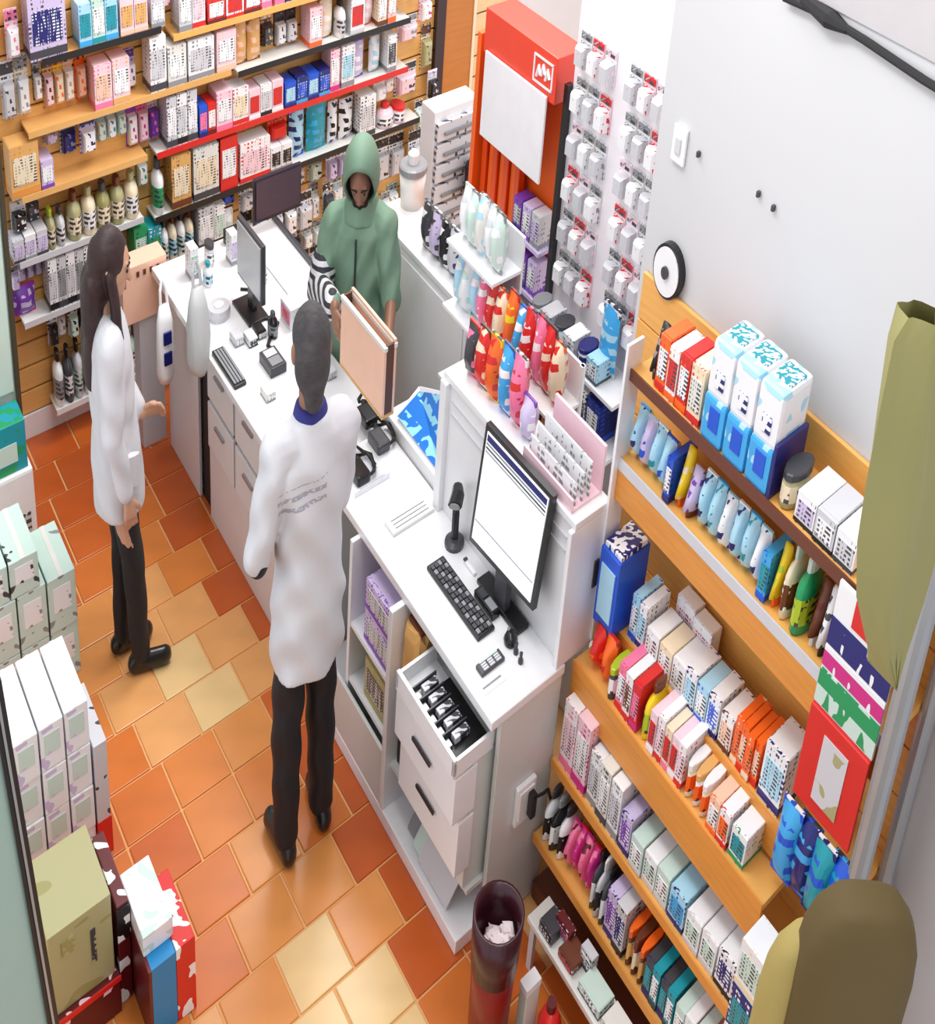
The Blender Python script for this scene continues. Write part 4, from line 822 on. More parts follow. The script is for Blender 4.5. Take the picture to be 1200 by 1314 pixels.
# pegboard gondola
GU = 2.7
gd = thing('pegboard_stand', 'tall white pegboard stand with hanging packets beside the grey wall', 'display stand', W(GU, 2.8, 0))
obj('board', ub(GU, GU + 0.03, 2.40, 3.06, 0.4, 2.5), mat((240, 234, 238), 0.5), gd)
obj('corner_post', ub(GU - 0.025, GU + 0.005, 3.06, 3.085, 0.3, 1.83), mat('black', 0.4), gd)
obj('white_post', ub(GU - 0.06, GU + 0.02, 2.36, 2.46, 0.0, 2.6), mat((238, 234, 238), 0.5), gd)
obj('base', ub(GU - 0.16, GU + 0.03, 2.42, 3.06, 0, 0.4), MW, gd)
for z in (1.13, 0.95): obj('shelf_board', ub(GU - 0.15, GU, 2.47, 3.06, z - 0.015, z, 0.003), MW, gd)
PG = 'on the pegboard stand'
for r in range(6):
    for cidx in range(7):
        zz = 1.90 - r * 0.135; vv = 3.0 - cidx * 0.075
        if zz < 1.15 or (cidx == 3): continue
        c = [('white', 'palegrey', 'grey'), ('palepink', 'white', 'red'), ('white', 'palegrey', 'palepink'), ('offwhite', 'white', 'grey')][(r * 3 + cidx) % 4]
        product('pack', 'R', GU - 0.046, vv, zz, 0.066, 0.045, 0.105, c[0], c[1], c[2], 'in pegboard row %s' % ('one', 'two', 'three', 'four', 'five', 'six')[r], 'packs on the pegboard')
for i in range(6):
    product('carton' if i % 2 else 'tub', 'R', GU - 0.14, 3.01 - i * 0.078, 1.13, 0.07, 0.09, 0.07, ['white', 'palegrey', 'paleblue'][i % 3], ['palegrey', 'navy', 'white'][i % 3], ['grey', 'navy', 'darkgrey'][i % 3], 'on the upper pegboard shelf', 'boxes on the pegboard shelf')
for i in range(6):
    product('carton', 'R', GU - 0.14, 3.01 - i * 0.085, 0.95, 0.078, 0.1, 0.13, ['paleblue', 'white', 'navy'][i % 3], ['navy', 'darkgrey', 'white'][i % 3], ['darkgrey', 'black', 'blue'][i % 3], 'on the lower pegboard shelf', 'boxes on the lower pegboard shelf')
product('pouch', 'R', GU - 0.09, 2.62, 1.13, 0.1, 0.06, 0.22, 'skyblue', 'paleblue', 'white', 'at the end of the upper pegboard shelf', 'sky blue pouch')
# orange display stand
OU = 2.75
od = thing('orange_stand', 'tall orange display stand with red header and blank white placard', 'display stand', W(OU, 3.4, 0))
obj('back', ub(OU, OU + 0.12, 3.12, 3.69, 0.0, 1.80, 0.004), mat('orange', 0.45), od)
obj('side_wing', ub(OU - 0.085, OU, 3.66, 3.69, 0.0, 1.80, 0.003), mat('orange', 0.45), od)
hd = obj('header', ub(OU - 0.10, OU + 0.05, 3.11, 3.62, 1.76, 1.90, 0.004), mat((232, 62, 34), 0.4), od)
for va, vb, za, zb in ((3.13, 3.26, 1.79, 1.796), (3.13, 3.26, 1.868, 1.874), (3.13, 3.138, 1.79, 1.874), (3.252, 3.26, 1.79, 1.874)):
    obj('logo_frame', ub(OU - 0.104, OU - 0.099, va, vb, za, zb), mat('white', 0.4), hd)
for va, za in ((3.235, 1.81), (3.205, 1.82), (3.175, 1.815)):
    obj('logo_stroke', tube(wt((OU - 0.103, va, za), (OU - 0.103, va - 0.012, za + 0.035), (OU - 0.103, va - 0.026, za + 0.01)), 0.005), mat('white', 0.4), hd)
obj('placard', ub(OU - 0.112, OU - 0.102, 3.15, 3.59, 1.50, 1.775, 0.003), mat((238, 236, 240), 0.45), od)
for i in range(7):
    a = 3.64 - i * 0.042
    obj('orange_strip', ub(OU - 0.055 + 0.012 * (i % 2), OU - 0.02, a - 0.036, a, 0.85, 1.52, 0.006), mat('orange' if i % 2 else (226, 74, 14), 0.4), od)
for z in (0.95, 1.12, 1.28):
    obj('tier', ub(OU - 0.1, OU, 3.12, 3.33, z - 0.012, z), mat('lilac', 0.4), od)
for j, z in enumerate((0.95, 1.12, 1.28)):
    for i in range(3):
        product('carton', 'R', OU - 0.09, 3.30 - i * 0.066, z, 0.058, 0.07, 0.11, ['lilac', 'palegrey', 'purple'][(i + j) % 3], ['white', 'lilac', 'palegrey'][(i + j) % 3], ['purple', 'grey', 'navy'][(i + j) % 3], 'on the side tiers of the orange stand', 'cartons on the orange stand')

# ================================================================== LEFT SIDE PILES
def pile(u1, v, cols, rows, w, h, d, z0, c, label, group, prefix=None):
    for i in range(cols):
        for j in range(rows):
            ua = u1 - (i + 1) * w; zz = z0 + j * h
            lab_ = label + ', %s layer, %s column from the aisle' % (('bottom', 'second', 'third', 'top')[j], ('first', 'second', 'third')[i])
            t = thing('white_carton', lab_, 'carton', W(ua + w / 2, v + d / 2, zz), group)
            q = random.uniform(-0.004, 0.004)
            obj('box', ub(ua + 0.003, ua + w - 0.003, v + q, v + d, zz, zz + h - 0.003, 0.003), printed(c[0], c[1], 0.09, amount=0.36, dens=16), t)
            obj('label', ub(ua + w * 0.2, ua + w * 0.8, v + q - 0.002, v + q + 0.002, zz + h * 0.35, zz + h * 0.8), printed(c[2], c[1], 0.03, amount=0.4, dens=30), t)
            obj('tape', ub(ua + w * 0.42, ua + w * 0.58, v + q - 0.0012, v + d, zz + h - 0.003, zz + h - 0.0018), mat('offwhite', 0.3), t)
pile(0.965, 3.98, 3, 2, 0.115, 0.2, 0.28, 0.0, ('mint', 'grey', 'white'), 'mint carton with grey dots beside the woman', 'mint cartons on the floor')
pile(0.83, 3.98, 2, 1, 0.115, 0.13, 0.28, 0.4, ('mint', 'darkgrey', 'white'), 'mint carton atop the pile', 'mint cartons atop the pile')
pile(0.79, 3.20, 3, 4, 0.085, 0.145, 0.3, 0.0, ('white', 'lilac', 'mint'), 'white carton with lilac print', 'white cartons in the four-high stack')
t = thing('grey_carton_strip', 'pale grey and red carton standing beside the four-high white stack', 'carton', W(0.815, 3.2, 0))
obj('box', ub(0.793, 0.84, 3.19, 3.45, 0.0, 0.42, 0.003), printed('palegrey', 'darkgrey', 0.12, amount=0.35, dens=20), t)
obj('red_band', ub(0.791, 0.842, 3.187, 3.45, 0.02, 0.15), printed('red', 'white', 0.07, amount=0.4, dens=20), t)
t = thing('khaki_carton', 'grey khaki shipping carton with dark print near the floor', 'carton', W(0.62, 2.72, 0))
obj('box', ub(0.5, 0.70, 2.72, 2.98, 0.13, 0.40, 0.004), printed('khaki', 'olive', 0.2, amount=0.4, dens=5), t)
obj('print_mark', ub(0.63, 0.645, 2.716, 2.721, 0.22, 0.33), printed('darkgrey', 'khaki', 0.02), t)
obj('print_mark', ub(0.54, 0.58, 2.716, 2.721, 0.31, 0.36), printed('olive', 'khaki', 0.02), t)
t = thing('maroon_carton', 'glossy maroon carton under the khaki shipping carton', 'carton', W(0.62, 2.7, 0))
obj('box', ub(0.5, 0.71, 2.70, 2.98, 0, 0.13, 0.004), printed('darkred', 'palepink', 0.1, amount=0.36, dens=18), t)
obj('top_edge', ub(0.5, 0.712, 2.696, 2.702, 0.115, 0.13), mat('red', 0.35), t)
t = thing('red_cola_carton', 'narrow red and black printed carton beside the khaki carton', 'carton', W(0.73, 2.75, 0))
obj('box', ub(0.715, 0.755, 2.72, 2.98, 0, 0.34, 0.004), printed('darkred', 'white', 0.1, amount=0.4, dens=20), t)
obj('top_label', ub(0.714, 0.756, 2.716, 2.721, 0.22, 0.33), printed('black', 'white', 0.05, amount=0.5, dens=30), t)
# blue and red box
t = thing('blue_red_carton', 'upright carton with teal blue face, red lettered side and white lid', 'carton', W(0.83, 2.6, 0))
obj('box', ub(0.765, 0.85, 2.55, 2.80, 0, 0.25, 0.004), mat((12, 130, 190), 0.4), t)
obj('dark_side', ub(0.758, 0.768, 2.548, 2.80, 0, 0.25), mat('darkred', 0.4), t)
obj('red_side', ub(0.85, 0.915, 2.549, 2.80, 0, 0.255, 0.003), printed('red', 'white', 0.11, amount=0.45, dens=24), t)
obj('white_lid', ub(0.76, 0.86, 2.60, 2.83, 0.25, 0.315, 0.004), printed('white', 'mint', 0.06, amount=0.4, dens=20), t)
# tall pale green cabinet at the far left
gc = thing('green_cabinet', 'tall pale green cabinet against the slatwall corner', 'cabinet', W(0.85, 4.8, 0))
gu = on_v(22, 480, 4.75)[0]
obj('body', ub(gu - 0.5, gu, 4.75, 5.38, 0, 1.95, 0.005), mat((196, 216, 204), 0.45), gc)
obj('door', ub(gu - 0.48, gu - 0.02, 4.735, 4.75, 0.62, 1.93, 0.004), mat((206, 226, 214), 0.4), gc)
obj('edge_strip', ub(gu - 0.012, gu + 0.006, 4.732, 5.38, 0, 1.95), mat((70, 60, 40), 0.5), gc)
t = thing('teal_box', 'teal printed carton stacked in front of the pale green cabinet', 'carton', W(gu - 0.1, 4.6, 0.42))
obj('box', ub(gu - 0.3, gu - 0.02, 4.58, 4.72, 0.42, 0.6, 0.004), printed('teal', 'green', 0.06, amount=0.5, dens=24), t)
obj('label', ub(gu - 0.2, gu - 0.06, 4.577, 4.582, 0.46, 0.53), mat('mint', 0.4), t)
t = thing('white_bin', 'white plastic storage bin below the teal carton', 'bin', W(gu - 0.1, 4.6, 0.12))
obj('bin', ub(gu - 0.32, gu - 0.005, 4.56, 4.73, 0.12, 0.42, 0.012), mat('white', 0.4), t)
obj('label', ub(gu - 0.2, gu - 0.03, 4.556, 4.562, 0.16, 0.26), printed('palegrey', 'darkgrey', 0.03), t)
t = thing('orange_carton', 'low orange and white carton under the white storage bin', 'carton', W(gu - 0.1, 4.6, 0))
obj('box', ub(gu - 0.32, gu - 0.005, 4.55, 4.73, 0, 0.12, 0.004), printed('peach', 'orange', 0.05, amount=0.55), t)
obj('band', ub(gu - 0.32, gu - 0.004, 4.547, 4.552, 0.02, 0.05), mat('orange', 0.4), t)

# ================================================================== BIN, CLOTH, CHAIR
bu, bv = 1.655, 1.83
bn = thing('waste_bin', 'maroon and red round waste bin filled with white rubbish by the desk end', 'bin', W(bu, bv, 0))
def shell(rb, rt, h, th, n=28):
    prof = [(rb, 0), (rt, h), (rt - th, h), (rb - th, 0.02)]
    c = W(bu, bv, 0); V = []; Fc = []
    for r, z in prof:
        for k in range(n):
            a = 2 * math.pi * k / n; V.append((c[0] + r * math.cos(a) * 0.56, c[1] + r * math.sin(a), z))
    for i in range(3):
        for k in range(n): Fc.append((i * n + k, i * n + (k + 1) % n, (i + 1) * n + (k + 1) % n, (i + 1) * n + k))
    Fc.append(tuple(reversed(range(n)))); Fc.append(tuple(3 * n + k for k in range(n)))
    return V, Fc
obj('bucket', shell(0.085, 0.105, 0.44, 0.006), mat((128, 14, 20), 0.35), bn, True)
obj('liner', lathe([(0.103, 0.29), (0.108, 0.36), (0.112, 0.455), (0.1, 0.456), (0.092, 0.38), (0.088, 0.29)], bu, bv, 0, 24), mat((58, 18, 30), 0.3), bn, True)
V = []; Fc = []
for k in range(9):
    a = k * 2.4; r = 0.05 * math.sqrt(k / 9); c = W(bu, bv, 0)
    g = raw(-0.028, 0.028, -0.03, 0.03, -0.02, 0.02, 0.012)
    gg = ([(c[0] + r * math.cos(a) * 0.56 + p[0] * math.cos(k) * 0.7 - p[1] * math.sin(k) * 0.5 + random.uniform(-.004, .004), c[1] + r * math.sin(a) + p[0] * math.sin(k) + p[1] * math.cos(k), 0.33 + 0.02 * (k % 3) + p[2] + random.uniform(-.006, .006)) for p in g[0]], g[1])
    obj('crumpled_paper', gg, mat((236, 220, 222), 0.6), bn)
obj('print_mark', ub(1.605, 1.635, bv - 0.118, bv - 0.108, 0.16, 0.172), mat('palepink', 0.4), bn)
t = thing('folded_board', 'pale upright foam board standing beside the red bin', 'board', W(1.77, 1.77, 0))
bx = on_z(676, 1300, 0.1)
obj('board', ub(bx[0] - 0.03, bx[0] + 0.03, bx[1] - 0.02, bx[1] + 0.02, 0.0, 0.22, 0.004), mat((205, 220, 212), 0.5), t)
obj('edge_tape', ub(bx[0] - 0.031, bx[0] + 0.031, bx[1] - 0.021, bx[1] + 0.021, 0.20, 0.222), mat('white', 0.4), t)
bx = on_z(705, 1312, 0.1)
t = thing('red_jug', 'small red plastic container beside the pale foam board', 'container', W(bx[0], bx[1], 0))
obj('body', lathe([(0.05, 0), (0.055, 0.1), (0.03, 0.15)], bx[0], bx[1], 0), mat('red', 0.35), t, True)
obj('cap', lathe([(0.022, 0.15), (0.022, 0.175)], bx[0], bx[1], 0), mat('darkred', 0.4), t)
# upholstered chair back near the camera
cu, cv = on_z(1112, 1170, 1.42)[:2]
chx = thing('office_chair', 'olive brown upholstered high-backed chair near the end of the shelving', 'chair', W(cu, cv, 0))
c = np.array(W(cu, cv, 0))
def rounded_back(w, d, z0, z1, off):
    V = []; Fc = []; n = 24; lv = [(z0, 0.9), (z0 + 0.05, 1), (z1 - 0.16, 1.0), (z1 - 0.09, 0.94), (z1 - 0.045, 0.82), (z1 - 0.012, 0.6), (z1, 0.3)]
    for z, k in lv:
        for i in range(n):
            a = 2 * math.pi * i / n; cx, sy = math.cos(a), math.sin(a)
            V.append((c[0] + off[0] + w / 2 * k * math.copysign(abs(cx) ** 0.6, cx), c[1] + off[1] + d / 2 * (0.4 + 0.6 * k) * math.copysign(abs(sy) ** 0.6, sy), z))
    for i in range(len(lv) - 1):
        for k in range(n): Fc.append((i * n + k, i * n + (k + 1) % n, (i + 1) * n + (k + 1) % n, (i + 1) * n + k))
    Fc.append(tuple(reversed(range(n)))); Fc.append(tuple((len(lv) - 1) * n + k for k in range(n))); return V, Fc
obj('backrest', rounded_back(0.20, 0.15, 0.55, 1.45, (0.0, 0.0)), mat('olivebrown', 0.75, bump=0.1), chx, True)
obj('back_cover', rounded_back(0.18, 0.11, 0.55, 1.34, (-0.05, 0.03)), mat((170, 150, 84), 0.7), chx, True)
obj('seat', lathe([(0.2, 0.42), (0.22, 0.46), (0.2, 0.5)], cu, cv, 0, 20), mat('olivebrown', 0.75), chx, True)
obj('column', lathe([(0.03, 0.05), (0.03, 0.45)], cu, cv, 0, 12), mat('black', 0.4), chx)
obj('back_bar', tube([tuple(c + (0, 0, 0.46)), tuple(c + (0, 0.0, 0.6))], 0.02), mat('black', 0.4), chx)
for i in range(5):
    a = i * 2 * math.pi / 5
    obj('leg', tube([tuple(c + (0, 0, 0.07)), tuple(c + (0.14 * math.cos(a), 0.22 * math.sin(a), 0.025))], 0.018), mat('black', 0.4), chx)
# olive cloth hanging on the upright
prof = [(1166, 408), (1150, 440), (1132, 540), (1118, 620), (1106, 700), (1104, 770), (1116, 830), (1136, 872)]
cl = thing('garment_cover', 'olive green cloth garment cover hanging from the grey upright', 'cloth', W(1.9, 0.86, 1.5))
VV = []; n = len(prof)
front = [on_v(x, y, 0.88) for x, y in prof]; right = [on_v(x, y, 0.86) for x, y in ((1205, 398), (1205, 440), (1204, 540), (1204, 620), (1200, 700), (1180, 770), (1160, 830), (1142, 876))]
seg = 8; V = []; Fc = []
for side in (0, 1):
    for i in range(n):
        for k in range(seg + 1):
            s = k / seg; p = np.array(front[i]) * (1 - s) + np.array(right[i]) * s
            V.append(W(p[0], p[1] + 0.012 * math.sin(s * 9 + i * 0.4) + (0.05 * math.sin(math.pi * s) if side else -0.03 * math.sin(math.pi * s)), p[2]))
q = n * (seg + 1)
for side in (0, 1):
    for i in range(n - 1):
        for k in range(seg):
            a = side * q + i * (seg + 1) + k; f = (a, a + 1, a + seg + 2, a + seg + 1); Fc.append(f if side else f[::-1])
obj('cloth', (V, Fc), mat('olive', 0.8, bump=0.1, scale=5), cl, True)
obj('hanger', tube([W(*right[0]), W(right[0][0] + 0.05, right[0][1], right[0][2] + 0.04), W(2.19, 0.93, 2.19)], 0.006), mat('black', 0.4), cl)

# ================================================================== PEOPLE
def p_cap(p0, r0, p1, r1, n=14, m=4):
    p0, p1 = np.array(p0, float), np.array(p1, float); d = p1 - p0; L = np.linalg.norm(d)
    d = d / L if L > 1e-6 else np.array([0, 0, 1.0])
    a = np.cross(d, [0.3, 0.2, 1.0] if abs(d[2]) > 0.9 else [0, 0, 1.0]); a /= np.linalg.norm(a); b = np.cross(d, a)
    rings = []
    for i in range(m): t = math.pi / 2 * (1 - (i + 0.25) / m); rings.append((p0 - d * r0 * math.sin(t), r0 * math.cos(t)))
    rings += [(p0, r0), (p1, r1)]
    for i in range(m): t = math.pi / 2 * ((i + 0.75) / m); rings.append((p1 + d * r1 * math.sin(t), r1 * math.cos(t)))
    V = []; Fc = []
    for c, r in rings:
        for k in range(n):
            t = 2 * math.pi * k / n; V.append(c + r * (math.cos(t) * a + math.sin(t) * b))
    for i in range(len(rings) - 1):
        for k in range(n): Fc.append((i * n + k, i * n + (k + 1) % n, (i + 1) * n + (k + 1) % n, (i + 1) * n + k))
    Fc.append(tuple(reversed(range(n)))); Fc.append(tuple((len(rings) - 1) * n + k for k in range(n)))
    return V, Fc
def p_loft(rows, n=24):
    V = []; Fc = []
    for cx, cy, z, rx, ry in rows:
        for k in range(n):
            t = 2 * math.pi * k / n; V.append(np.array([cx + rx * math.cos(t), cy + ry * math.sin(t), z]))
    for i in range(len(rows) - 1):
        for k in range(n): Fc.append((i * n + k, i * n + (k + 1) % n, (i + 1) * n + (k + 1) % n, (i + 1) * n + k))
    Fc.append(tuple(reversed(range(n)))); Fc.append(tuple((len(rows) - 1) * n + k for k in range(n)))
    return V, Fc
def p_ell(c, r):
    rows = []
    for i in range(1, 12):
        t = math.pi * i / 12; rows.append((c[0], c[1], c[2] - r[2] * math.cos(t), r[0] * math.sin(t), r[1] * math.sin(t)))
    return p_loft(rows)
def fuse(prims, voxel=0.008, smooth=4, sf=0.5):
    """one continuous skin over overlapping closed forms"""
    V, Fc = join(*prims)
    me = bpy.data.meshes.new('tmp'); me.from_pydata([tuple(p) for p in V], [], Fc); me.update()
    o = bpy.data.objects.new('tmp', me); COL.objects.link(o)
    r = o.modifiers.new('r', 'REMESH'); r.mode = 'VOXEL'; r.voxel_size = voxel
    s = o.modifiers.new('s', 'SMOOTH'); s.iterations = smooth; s.factor = sf
    ev = o.evaluated_get(bpy.context.evaluated_depsgraph_get()); m2 = ev.to_mesh()
    a = np.empty(len(m2.vertices) * 3); m2.vertices.foreach_get('co', a)
    fs = [tuple(p.vertices) for p in m2.polygons]; ev.to_mesh_clear()
    bpy.data.objects.remove(o); bpy.data.meshes.remove(me)
    return a.reshape(-1, 3), fs
class Human:
    def __init__(self, u, v, heading, k):
        self.o = np.array(W(u, v, 0)); self.h = math.radians(heading); self.k = k; self.lean = 0.0
    def world(self, geo, wr=0.0):
        a = np.array(geo[0], float).reshape(-1, 3).copy()
        if wr:
            a[:, 0] += wr * np.sin(a[:, 2] * 38 + a[:, 1] * 26); a[:, 1] += wr * np.sin(a[:, 2] * 31 + a[:, 0] * 35 + 1)
        a *= self.k; c, s = math.cos(self.h), math.sin(self.h)
        x = a[:, 0] * c + a[:, 1] * s; y = -a[:, 0] * s + a[:, 1] * c
        return np.stack([self.o[0] + x * SQ + self.lean * a[:, 2], self.o[1] + y, a[:, 2]], 1).tolist(), geo[1]
    def local(self, p):
        q = np.array(W(*p)) - self.o; X, Y = q[0] / SQ, q[1]; c, s = math.cos(self.h), math.sin(self.h)
        return np.array([(X * c - Y * s), (X * s + Y * c), q[2]]) / self.k
def hand(w, d, side, nrm):
    w, d, side, nrm = [np.array(q, float) for q in (w, d, side, nrm)]
    out = [p_cap(w - d * 0.01, 0.024, w + d * 0.075 + side * o, 0.019, 10, 3) for o in (-0.02, 0.0, 0.02)]
    for i, (o, l) in enumerate(((-0.031, 0.7), (-0.011, 0.92), (0.011, 1.0), (0.031, 0.9))):
        b = w + d * 0.085 + side * o; m_ = b + (d * 0.85 + nrm * 0.35) * 0.042 * l; t = m_ + (d * 0.6 + nrm * 0.75) * 0.036 * l
        out += [p_cap(b - d * 0.015, 0.0105, m_, 0.0095, 8, 3), p_cap(m_, 0.0095, t, 0.008, 8, 3)]
    b = w + d * 0.025 + side * 0.026; m_ = b + d * 0.03 + side * 0.028 + nrm * 0.008; t = m_ + d * 0.03 + side * 0.006 + nrm * 0.012
    out += [p_cap(b, 0.014, m_, 0.012, 8, 3), p_cap(m_, 0.0115, t, 0.009, 8, 3)]
    return out
def body_prims(J, face=True):
    P = [p_loft([(0, 0, 0.84, 0.10, 0.08), (0, 0, 0.90, 0.15, 0.105), (0, 0, 0.97, 0.155, 0.11), (0, 0, 1.08, 0.13, 0.095), (0, 0, 1.25, 0.155, 0.11), (0, 0, 1.37, 0.16, 0.10), (0, 0, 1.45, 0.09, 0.065)]), p_cap((0, 0, 1.42), 0.056, J['neck'], 0.052)]
    H = J['head']
    P += [p_ell(H((0, 0.01, 1.65)), (0.076, 0.096, 0.108)), p_ell(H((0, 0.045, 1.59)), (0.054, 0.058, 0.06)), p_cap(H((0, 0.098, 1.655)), 0.010, H((0, 0.118, 1.62)), 0.015), p_cap(H((-0.04, 0.086, 1.675)), 0.012, H((0.04, 0.086, 1.675)), 0.012),
          p_cap(H((-0.02, 0.094, 1.585)), 0.009, H((0.02, 0.094, 1.585)), 0.009), p_ell(H((0.079, -0.005, 1.64)), (0.012, 0.022, 0.032)), p_ell(H((-0.079, -0.005, 1.64)), (0.012, 0.022, 0.032))]
    for s in 'LR':
        sg = -1 if s == 'L' else 1
        P += [p_cap((sg * 0.11, 0, 1.385), 0.055, J['sh' + s], 0.052), p_cap(J['sh' + s], 0.055, J['el' + s], 0.043), p_cap(J['el' + s], 0.042, J['wr' + s], 0.029)]
        P += hand(J['wr' + s], *J['hand' + s])
        P += [p_cap(J['hip' + s], 0.088, J['kn' + s], 0.058), p_cap(J['kn' + s], 0.056, J['an' + s], 0.04), p_cap(np.array(J['an' + s]) + (0, -0.03, -0.035), 0.035, J['toe' + s], 0.03)]
    return P
def unit(v): v = np.array(v, float); return v / np.linalg.norm(v)
def tilt(pitch, yaw, piv=(0, 0, 1.52)):
    p, y = math.radians(pitch), math.radians(yaw); piv = np.array(piv)
    def f(q):
        q = np.array(q, float) - piv
        q = np.array([q[0], q[1] * math.cos(p) + q[2] * math.sin(p), -q[1] * math.sin(p) + q[2] * math.cos(p)])
        return np.array([q[0] * math.cos(y) + q[1] * math.sin(y), -q[0] * math.sin(y) + q[1] * math.cos(y), q[2]]) + piv
    return f
def legs(dy=(0.0, 0.0), x=0.1):
    J = {}
    for s, sg, d in (('L', -1, dy[0]), ('R', 1, dy[1])):
        J['hip' + s] = (sg * 0.085, 0, 0.90); J['kn' + s] = (sg * (0.085 + x) / 2, d * 0.5 + 0.02, 0.48); J['an' + s] = (sg * x, d, 0.075); J['toe' + s] = (sg * (x + 0.02), d + 0.155, 0.03)
    return J
def trouser_prims(J, r=1.0):
    P = [p_loft([(0, 0, 0.80, 0.12, 0.09), (0, 0, 0.88, 0.155, 0.11), (0, 0, 0.98, 0.15, 0.105), (0, 0, 1.03, 0.15, 0.11)])]
    for s in 'LR': P += [p_cap(np.array(J['hip' + s]) * (0.85, 1, 1), 0.09 * r, J['kn' + s], 0.078 * r), p_cap(J['kn' + s], 0.078 * r, np.array(J['an' + s]) + (0, 0, 0.02), 0.066 * r)]
    return P
def shoe_prims(J, s):
    a, t = np.array(J['an' + s]), np.array(J['toe' + s])
    return [p_cap(a + (0, -0.045, -0.032), 0.043, t + (0, 0, 0.01), 0.04), p_cap(a + (0, -0.03, -0.03), 0.046, a + (0, 0, 0.03), 0.045)]
def coat_prims(J, hem, w=1.0, sl=('wr', 'wr'), r=1.0):
    rows = [(0, 0, hem, 0.195 * w, 0.15), (0, 0, hem + 0.12, 0.20 * w, 0.15), (0, 0, 0.92, 0.195 * w, 0.148), (0, 0, 1.08, 0.172 * w, 0.125), (0, 0, 1.24, 0.19 * w, 0.132), (0, 0, 1.36, 0.198 * w, 0.125), (0, 0, 1.43, 0.15 * w, 0.1), (0, 0, 1.475, 0.082, 0.075)]
    P = [p_loft(rows, 32)]
    for s, end in zip('LR', sl):
        sg = -1 if s == 'L' else 1
        P += [p_cap((sg * 0.10, 0, 1.395), 0.082, J['sh' + s], 0.082 * r), p_cap(J['sh' + s], 0.08 * r, J['el' + s], 0.064 * r)]
        if end == 'wr': P += [p_cap(J['el' + s], 0.06 * r, np.array(J['wr' + s]) * 0.88 + np.array(J['el' + s]) * 0.12, 0.048 * r)]
    return P
def add_face(hm, J, root, skin):
    H = J['head']
    for sg in (-1, 1):
        obj('eye', hm.world(p_ell(H((sg * 0.03, 0.095, 1.652)), (0.012, 0.008, 0.008))), mat((30, 22, 20), 0.25), root, True)
        obj('eyebrow', hm.world(p_cap(H((sg * 0.018, 0.102, 1.678)), 0.006, H((sg * 0.048, 0.092, 1.676)), 0.005, 8, 2)), mat((28, 20, 18), 0.7), root, True)
    obj('lips', hm.world(p_cap(H((-0.02, 0.101, 1.585)), 0.007, H((0.02, 0.101, 1.585)), 0.007, 8, 2)), mat((150, 84, 76), 0.5), root, True)

M_COAT = mat((206, 206, 210), 0.7, var=0.03, scale=5, bump=0.05); M_BLK = mat((22, 20, 24), 0.7, var=0.1)
# ---- man in the white coat, seen from behind
def coat_with_print():
    m = bpy.data.materials.new('coat_print'); m.use_nodes = True; nt = m.node_tree; L = nt.links; b = nt.nodes['Principled BSDF']; b.inputs['Roughness'].default_value = 0.7
    tc = nt.nodes.new('ShaderNodeTexCoord'); sp = nt.nodes.new('ShaderNodeSeparateXYZ'); L.new(tc.outputs['Object'], sp.inputs[0])
    def mth(op, a, bb):
        n = nt.nodes.new('ShaderNodeMath'); n.operation = op
        for i, q in enumerate((a, bb)):
            if isinstance(q, (int, float)): n.inputs[i].default_value = q
            else: L.new(q, n.inputs[i])
        return n.outputs[0]
    zz, xx = sp.outputs['Z'], sp.outputs['X']
    zs = mth('SUBTRACT', zz, mth('MULTIPLY', xx, 0.25))
    band = mth('MULTIPLY', mth('GREATER_THAN', zs, 0.52), mth('LESS_THAN', zs, 0.60))
    side = mth('MULTIPLY', mth('GREATER_THAN', xx, -0.045), mth('LESS_THAN', xx, 0.065))
    line = mth('GREATER_THAN', mth('SINE', mth('MULTIPLY', zs, 190.0), 0), 0.2)
    n = nt.nodes.new('ShaderNodeTexNoise'); n.inputs['Scale'].default_value = 130; L.new(tc.outputs['Object'], n.inputs['Vector'])
    k = mth('MULTIPLY', mth('MULTIPLY', band, side), mth('MULTIPLY', line, mth('GREATER_THAN', n.outputs['Fac'], 0.45)))
    mx = nt.nodes.new('ShaderNodeMix'); mx.data_type = 'RGBA'; mx.inputs[6].default_value = lin((206, 206, 210)); mx.inputs[7].default_value = lin((160, 160, 170)); L.new(k, mx.inputs[0]); L.new(mx.outputs[2], b.inputs['Base Color'])
    return m
hm = Human(1.435, 2.79, -36, 0.95)
J = legs((-0.02, 0.02), 0.11); J['head'] = tilt(12, 14); J['neck'] = (0, 0.015, 1.55)
J.update(shL=(-0.165, 0, 1.385), elL=(-0.26, -0.01, 1.13), wrL=(-0.16, 0.22, 1.06), shR=(0.165, 0, 1.385), elR=(0.20, 0.09, 1.13), wrR=(0.17, 0.30, 1.08))
J['handL'] = (unit((0.35, 0.9, -0.05)), unit((0.6, -0.3, 0.6)), unit((0, 0, -1))); J['handR'] = (unit((-0.1, 0.95, -0.1)), unit((-0.6, 0, 0.6)), unit((0, 0, -1)))
man = obj('person', hm.world(fuse(body_prims(J), 0.006)), mat((150, 104, 78), 0.55, var=0.05), None, True, 'standing person in a white coat and black trousers with back turned, at the service desk', 'person')
obj('white_coat', hm.world(fuse(coat_prims(J, 0.70, 0.93, ('el', 'wr')), 0.009, 5), 0.009), coat_with_print(), man, True)
obj('collar', hm.world(fuse([p_loft([(0, 0.005, 1.45, 0.088, 0.08), (0, 0.008, 1.475, 0.08, 0.074), (0, 0.01, 1.50, 0.068, 0.064)])], 0.008, 2)), mat((38, 42, 120), 0.7), man, True)
